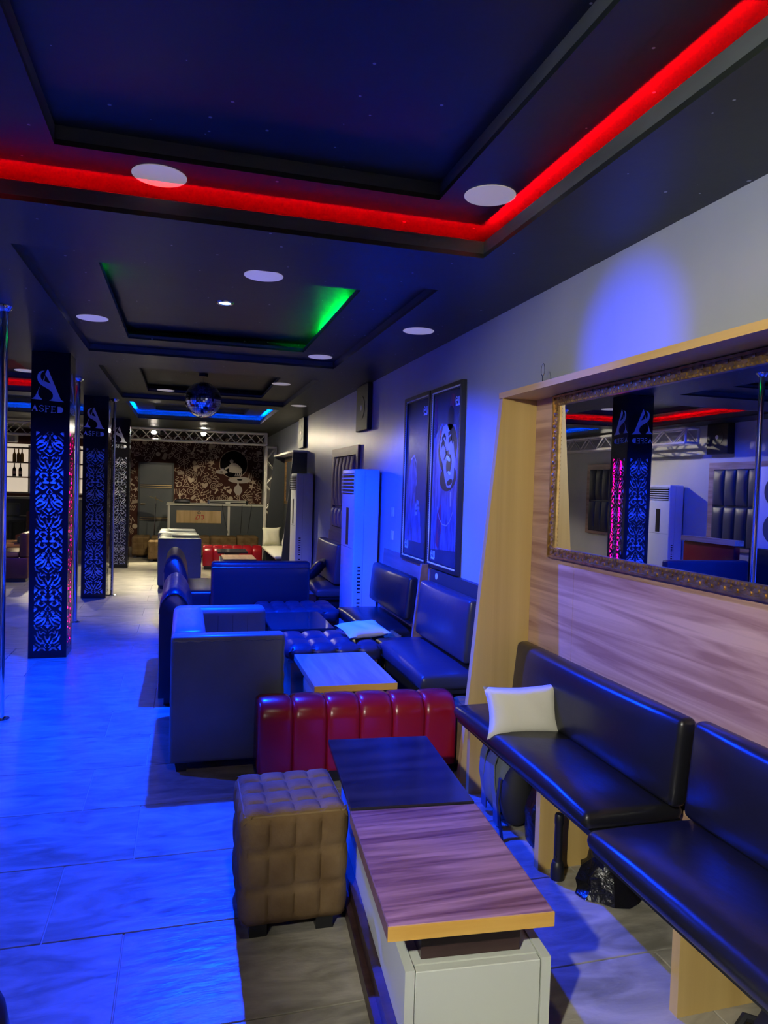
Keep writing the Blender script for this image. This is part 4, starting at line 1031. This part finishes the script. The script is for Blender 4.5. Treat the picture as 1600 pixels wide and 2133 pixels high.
# ------------------------------------------------------------------ back wall: mural, door
fnw = lambda u,v,d: (u, YB-d, v)
rnd = random.Random(12)
lines = G(); fills = G(); mids = G()
def doodle(cx, cy, s_, k):
    A = rnd.uniform(0,6.28); c, q = cos(A), sin(A); W_ = .0125
    T2 = lambda P: [(cx+s_*(u*c-v*q), cy+s_*(u*q+v*c)) for u,v in P]
    arcp = lambda x,y,r,a0,a1,n=9: [(x+r*cos(a0+(a1-a0)*i/n), y+r*sin(a0+(a1-a0)*i/n)) for i in range(n+1)]
    st = lambda P: strokeg(lines, T2(P), W_, fnw, .0, .0015)
    if k == 0: st(arcp(0,0,.42,0,6.28,14)); st(arcp(0,0,.2,0,6.28,10))
    elif k == 1: flat(fills, T2([(0,-.45)]+[(.45*sin(a)*abs(sin(a))**.0*(1), .12+.3*cos(a)-.0) for a in [2.2,1.6,1.0,.5]]+[(0,.2)]+[(-.45*sin(a), .12+.3*cos(a)) for a in [.5,1.0,1.6,2.2]]), fnw, .0012)
    elif k == 2: st([(-.4,-.3),(-.2,.3),(0,-.3),(.2,.3),(.4,-.3)])
    elif k == 3: st([(-.5,.0)]+[( -.5+.1*i, .22*sin(i*1.3)) for i in range(1,11)])
    elif k == 4: flat(fills, T2([(.45*cos(a)*(1 if i%2==0 else .42), .45*sin(a)*(1 if i%2==0 else .42)) for i,a in [(i,2*pi*i/10) for i in range(10)]]), fnw, .0012)
    elif k == 5: st([(-.2,-.4),(-.2,.4),(.3,.3),(.3,-.3)]); flat(fills, T2(arcp(-.29,-.4,.11,0,6.28,8)[:-1]), fnw, .0012); flat(fills, T2(arcp(.21,-.3,.11,0,6.28,8)[:-1]), fnw, .0012)
    elif k == 6: flat(fills, T2(arcp(0,0,.3,0,6.28,12)[:-1]), fnw, .0012)
    elif k == 7:
        for i in range(4): st([(-.35+.22*i,-.35),(-.2+.22*i,.35)])
    elif k == 8: st(arcp(0,-.1,.42,0,pi)); st(arcp(0,-.1,.25,0,pi)); st([(-.42,-.1),(.42,-.1)])
    elif k == 9: st([(-.4,-.25),(.4,-.25),(.4,.25),(-.4,.25),(-.4,-.25)]); st([(-.2,-.25),(-.2,.25)]); st([(.1,0),(.35,0)])
    elif k == 10: st([(0,.5),(-.35,-.3),(.35,-.3),(0,.5)]); st([(0,.1),(0,-.2)])
    elif k == 11:
        for i in range(7): a = 2*pi*i/7; st([(.16*cos(a),.16*sin(a)),(.45*cos(a),.45*sin(a))])
    elif k == 12: flat(mids, T2([(-.42,-.24),(.42,-.24),(.42,.24),(-.42,.24)]), fnw, .0010)
    elif k == 13: st([(-.45,.2),(-.2,.4),(0,.1),(-.15,-.2),(.1,-.4),(.35,-.2),(.2,.1),(.45,.35)])
    elif k == 14: flat(fills, T2([(-.4,-.1),(.15,-.1),(.15,-.3),(.5,0),(.15,.3),(.15,.1),(-.4,.1)]), fnw, .0012)
    elif k == 15: st(arcp(-.1,0,.35,1,5.6)); st(arcp(.05,.05,.16,0,5))
yy = .35
row = 0
while yy < 2.56:
    xx = -1.75+(row%2)*.08
    while xx < 1.78:
        px, py = xx+rnd.uniform(-.03,.03), yy+rnd.uniform(-.03,.03)
        inkeep = (px-1.13)**2/.42**2+(py-1.93)**2/.42**2 < 1 or (abs(px-1.24) < .16 and 1.25 < py < 1.66) or (-1.06 < px < -.22 and py < 2.02)
        if not inkeep: doodle(px, py, rnd.uniform(.15,.20), rnd.choice((0,1,2,3,3,3,4,5,6,7,7,8,8,9,10,11,12,13,13,13,14,15,15,2)))
        xx += .150
    yy += .138; row += 1
# vinyl disc, arms and turntables of the mural, a bottle
circ = lambda x,y,rx,ry,n=28: [(x+rx*cos(2*pi*i/n), y+ry*sin(2*pi*i/n)) for i in range(n)]
strokeg(lines, circ(1.13,1.99,.33,.33)+[(1.13+.33,1.99)], .012, fnw, 0, .0015)
black = G(); flat(black, circ(1.13,1.99,.32,.32), fnw, .0008)
fig = G(); flat(fig, [(1.03,1.80),(1.02,1.97),(1.09,2.02),(1.18,2.02),(1.28,1.95),(1.34,1.86),(1.30,1.79),(1.20,1.78)], fnw, .0016)
flat(fig, circ(1.08,2.06,.045,.05,14), fnw, .0016); strokeg(fig, [(1.03,1.93),(.92,1.87),(.85,1.86)], .04, fnw, .001, .0016)
for k in range(4): strokeg(fig, [(1.20+.04*k,1.80),(1.17+.045*k,1.72)], .02, fnw, .001, .0018)
flat(fig, circ(.85,1.80,.14,.05), fnw, .0014); flat(fig, circ(1.28,1.62,.27,.08), fnw, .0014)
flat(fig, [(1.21,1.25),(1.14,1.37),(1.17,1.46),(1.22,1.49),(1.225,1.54),(1.26,1.54),(1.265,1.49),(1.32,1.46),(1.35,1.37),(1.29,1.25)], fnw, .0014)
flat(black, circ(.85,1.803,.04,.014,12), fnw, .0018); flat(black, circ(1.28,1.625,.065,.02,12), fnw, .0018)
mk('mural_lines', lines, M_MURALFG, wb, label='cream doodle lines of the mural')['kind'] = 'stuff'
mk('mural_shapes', fills, M_MURALFG, wb, label='cream doodle shapes of the mural')['kind'] = 'stuff'
mk('mural_blocks', mids, M_MURALMID, wb, label='tan blocks of the mural')['kind'] = 'stuff'
mk('mural_disc', black, mat('mural_black',(.006,.005,.006),.95,spec=.05), wb, label='black record disc of the mural')
mk('mural_figure', fig, mat('mural_pale',(.50,.44,.42),.6), wb, label='pale arms and turntables of the mural')
dr = mk('door_1', G().box(-1.03,YB-.045,0,-.24,YB-.002,1.97), M_DKGREY, kind='structure')
dr['label'] = 'charcoal door with brass strips in the mural wall'
for b in ((-.99,-.28,.04,.60),(-.99,-.28,.70,1.36),(-.99,-.28,1.46,1.92)): mk('door_panel', G().rbox(b[0],YB-.055,b[2],b[1],YB-.0455,b[3],.003,1), M_SLATE, dr)
for z in (.62,.67,1.385,1.43): mk('brass_strip', G().box(-.985,YB-.060,z,-.285,YB-.046,z+.014), M_BRASS, dr)
mk('handle', G().cyl((-.955,YB-.05,1.0),(-.955,YB-.10,1.0),.012,8).cyl((-.955,YB-.10,1.0),(-.86,YB-.10,1.0),.010,8), M_BRASS, dr)
# ------------------------------------------------------------------ booth
t = thing('booth', 'slate grey counter booth with white trim and a wooden plaque', 'counter', (.7,16.1,0))
mk('front_panel', G().box(-.31,15.83,0,1.70,15.87,1.04), M_SLATE, t)
mk('side_panel', G().box(-.31,15.871,0,-.27,16.5,1.04), M_SLATE, t)
mk('countertop', G().rbox(-.36,15.79,1.04,1.74,16.55,1.075,.004,1), M_TRIMW, t)
for x in (-.33,.915,1.68): mk('corner_trim', G().box(x,15.815,0,x+.05,15.83,1.04), M_TRIMW, t)
mk('plaque', G().rbox(-.15,15.812,.66,.78,15.829,.93,.003,1), M_PLAQUE, t)
fb = lambda u,v,d: (u, 15.811-d, v)
g = G(); strokeg(g, [(.245,.75),(.285,.835),(.325,.825),(.32,.77),(.285,.745),(.245,.75)], .014, fb, 0, .006)
strokeg(g, [(.36,.82),(.405,.83),(.41,.765),(.385,.745),(.365,.76)], .014, fb, 0, .006); mk('letters', g, M_REDP, t, label='red letters D and J')
g = G(); strokeg(g, [(.285,.89),(.29,.865),(.345,.865),(.35,.89),(.33,.905),(.30,.905),(.285,.89)], .010, fb, 0, .006); strokeg(g, [(.318,.905),(.318,.935)], .008, fb, 0, .006); mk('headset_icon', g, M_DARKPL, t)
t = thing('mixer_case', 'silver flight case with a mixer on the booth counter', 'case', (.94,16.05,1.076))
mk('case_body', G().rbox(.50,15.90,1.077,1.34,16.35,1.155,.006,1), M_DARKPL, t)
for z in (1.079,1.118,1.150): mk('rail', G().box(.495,15.893,z,1.345,15.899,z+.012), M_ALU, t)
for x in (.49,1.305): mk('corner', G().rbox(x,15.888,1.0765,x+.045,15.94,1.16,.006,1), M_CHROME, t)
mk('latch', G().rbox(.87,15.885,1.09,.97,15.892,1.125,.003,1), M_ALU, t)
t = thing('mixer_case', 'small black console on the left end of the booth counter', 'console', (-.02,16.1,1.076))
mk('console_body', G().rbox(-.20,15.95,1.077,.13,16.3,1.15,.02,2), M_DARKPL, t, smooth=True); mk('jog_wheel', G().cyl((-.03,16.12,1.151),(-.03,16.12,1.165),.11,20), M_RUBBER, t)
for k, (x, x2) in enumerate(((.80,.93),(1.22,1.20),(1.42,1.35))):
    mk('cable', G().tube([(x,15.7845,1.07),(x,15.7845,1.045),(x,15.806,1.0),(x+(x2-x)*.5,15.806 if k == 0 else 15.8245,.7),(x2,15.806 if k == 0 else 15.8245,.45)], .005, 5), M_RUBBER, None,
       ('black cable crossing the booth plaque','black cable hanging at the booth panel centre right','black cable hanging near the right end of the booth')[k], 'cable', smooth=True)
# cymbal stand before the door
t = thing('cymbal_stand', 'thin stand with a tilted cymbal before the charcoal door', 'stand', (-.58,16.2,0))
mk('shaft', G().cyl((-.62,16.2,.02),(-.585,16.2,1.20),.010,8), M_CHROME, t)
g = G().lathe([(0,.012),(.05,.010),(.19,0),(.05,.004)], (0,0,0), 24); cz, sz = cos(radians(21)), sin(radians(21))
mk('cymbal', g.xf(lambda x,y,z: (-.58+x*cz+z*sz, 16.2+y, 1.15-x*sz+z*cz)), M_BRASS, t, smooth=True)
for a in (0,2.1,4.2): mk('foot', G().cyl((-.62,16.2,.25),(-.62+.22*cos(a),16.2+.22*sin(a),.01),.008,6), M_CHROME, t)
# ------------------------------------------------------------------ bar at the far left
t = thing('bar_shelf', 'white bar shelf with lit cream back, far left', 'shelf', (-2.9,17.3,1.2))
mk('back_board', G().box(-3.85,17.44,1.20,-1.75,17.49,2.27), M_LIGHTBOX, t)
for z in (1.18,1.52,1.84,2.16): mk('shelf_board', G().box(-3.85,17.18,z,-1.75,17.44,z+.03), M_TRIMW if z < 1.3 else M_BRBASE, t)
for x in (-3.87,-3.30,-2.8,-2.3,-1.78): mk('upright', G().box(x,17.18,1.21,x+.035,17.44,2.24), M_TRIMW, t)
t = thing('bar_counter', 'dark grey bar counter, far left', 'counter', (-2.9,16.6,0))
mk('counter_front', G().box(-3.87,16.5,0,-1.72,16.56,1.08), M_SLATE, t); mk('counter_top', G().rbox(-3.88,16.42,1.081,-1.70,16.95,1.125,.006,1), M_TRIMW, t)
mk('front_moulding', G().box(-3.05,16.485,.12,-2.2,16.499,.95), M_DKGREY, t)
def bottle(x, z, m, label, lab=True):
    t = thing('bottle', label, 'bottle', (x,17.30,z), 'bottles on the bar shelf')
    mk('glass', G().lathe([(0,0),(.036,0),(.037,.01),(.037,.16),(.013,.21),(.012,.27),(.015,.272),(.015,.285),(0,.285)], (x,17.30,z), 16), m, t, smooth=True)
    if lab: mk('paper_label', G().lathe([(.0378,.05),(.0378,.12)], (x,17.30,z), 16), M_BLABEL, t, smooth=True)
for k, x in enumerate((-3.60,-3.52,-3.45)): bottle(x, 1.871, M_BOTG, ('leftmost amber bottle on the upper bar shelf','middle amber bottle on the upper bar shelf','right amber bottle on the upper bar shelf')[k], False)
for k, x in enumerate((-3.60,-3.48)): bottle(x, 1.551, M_BOTD, ('left dark bottle on the lower bar shelf','right dark bottle on the lower bar shelf')[k])
for k, x in enumerate((-2.62,-2.50,-2.42)): bottle(x, 1.871 if k < 2 else 1.551, M_BOTD, ('dark bottle on the upper bar shelf past the column','second dark bottle on the upper bar shelf past the column','dark bottle on the lower bar shelf past the column')[k])
t = mk('split_unit', G().rbox(-3.88,17.19,2.30,-3.56,17.49,2.50,.03,3), M_AC, None, 'white split air conditioner above the bar shelf', 'air conditioner', smooth=True)
mk('flap', G().box(-3.87,17.183,2.32,-3.57,17.189,2.34), M_PALE, t)
t = thing('bar_stool', 'grey bar stool at the far left counter', 'stool', (-3.16,15.7,0))
mk('seat', cushion(-3.36,15.5,.66,-2.98,15.9,.76,.03,.015), M_SLATE, t, smooth=True); mk('backrest', cushion(-3.38,15.5,.77,-3.12,15.56,1.02,.025,.01,1), M_SLATE, t, smooth=True)
for x in (-3.33,-3.03):
    for y in (15.53,15.86): mk('leg', G().box(x-.015,y-.015,0,x+.015,y+.015,.66), M_DARKPL, t)
mk('footrest', G().box(-3.33,15.52,.25,-3.03,15.54,.27), M_DARKPL, t)
t = thing('maroon_sofa', 'maroon leather sofa with tan seat at the far left', 'sofa', (-2.5,11.8,0))
mk('base', G().rbox(-3.2,11.45,.05,-2.19,12.25,.36,.02,2), M_LEA_MAR, t, smooth=True); mk('seat_cushion', cushion(-3.15,11.50,.362,-2.32,12.2,.44,.02,.01), M_ORANGE, t, smooth=True)
mk('backrest', G().rbox(-2.31,11.46,.362,-2.19,12.25,.72,.03,3), M_LEA_MAR, t, smooth=True)
mk('plinth', G().box(-3.17,11.48,0,-2.22,12.2,.05), M_DARKPL, t)
t = thing('maroon_sofa', 'second maroon sofa with tan seat further back at the far left', 'sofa', (-2.7,13.4,0))
mk('base', G().rbox(-3.4,13.0,.05,-2.35,13.8,.36,.02,2), M_LEA_BRN, t, smooth=True); mk('seat_cushion', cushion(-3.35,13.05,.362,-2.5,13.7,.44,.02,.01), M_ORANGE, t, smooth=True)
mk('armrest', G().rbox(-2.66,13.02,.441,-2.38,13.2,.55,.02,2), M_DKGREY, t, smooth=True); mk('plinth', G().box(-3.37,13.03,0,-2.4,13.75,.05), M_DARKPL, t)
t = thing('brown_chair', 'dark brown leather chair behind the maroon sofas', 'chair', (-2.7,14.9,0))
mk('seat', cushion(-3.05,14.75,.25,-2.45,15.2,.45,.03,.01), M_LEA_MAR, t, smooth=True); mk('backrest', G().rbox(-2.95,15.21,.25,-2.45,15.32,.88,.03,3), M_LEA_MAR, t, smooth=True)
for x in (-3.0,-2.52):
    for y in (14.8,15.15): mk('leg', G().box(x,y,0,x+.04,y+.04,.25), M_DARKPL, t)
# ------------------------------------------------------------------ things of the left side, seen in the mirror
t = thing('red_settee', 'red settee with a pale wooden top rail, reflected in the mirror', 'sofa', (-3.2,8.0,0))
mk('backrest', G().rbox(-3.34,7.58,.30,-3.24,8.55,.93,.02,2), M_LEA_RED, t, smooth=True); mk('top_rail', G().box(-3.36,7.55,.931,-3.22,8.58,1.0), M_TOPB, t)
mk('seat', cushion(-3.239,7.58,.22,-2.75,8.55,.45,.03,.01), M_LEA_RED, t, smooth=True); mk('plinth', G().box(-3.30,7.62,0,-2.80,8.5,.22), M_DARKPL, t)
t = thing('loveseat', 'dark sofa with pale top edge in the left bay, reflected in the mirror', 'sofa', (-2.7,7.2,0))
mk('backrest', G().rbox(-3.32,7.40,.05,-2.12,7.53,.76,.03,3), M_LEA_NAVY, t, smooth=True); mk('seat', cushion(-3.28,6.92,.1,-2.16,7.395,.44,.03,.01), M_LEA_NAVY, t, smooth=True)
for x in (-3.26,-2.24): mk('leg', G().box(x,7.44,0,x+.05,7.49,.05), M_DARKPL, t); mk('leg', G().box(x,6.96,0,x+.05,7.01,.1), M_DARKPL, t)
t = thing('loudspeaker', 'pale loudspeaker stack with round cones, reflected at the mirror edge', 'speaker', (-3.6,7.1,0))
mk('stand', G().box(-3.88,6.75,0,-3.35,7.45,.92), M_DARKPL, t); mk('cabinet', G().rbox(-3.88,6.78,.921,-3.40,7.42,1.95,.01,2), M_PALE, t, smooth=True)
for z in (1.18,1.64): mk('cone', G().cyl((-3.399,7.1,z),(-3.392,7.1,z),.19,28), M_SLATE, t)
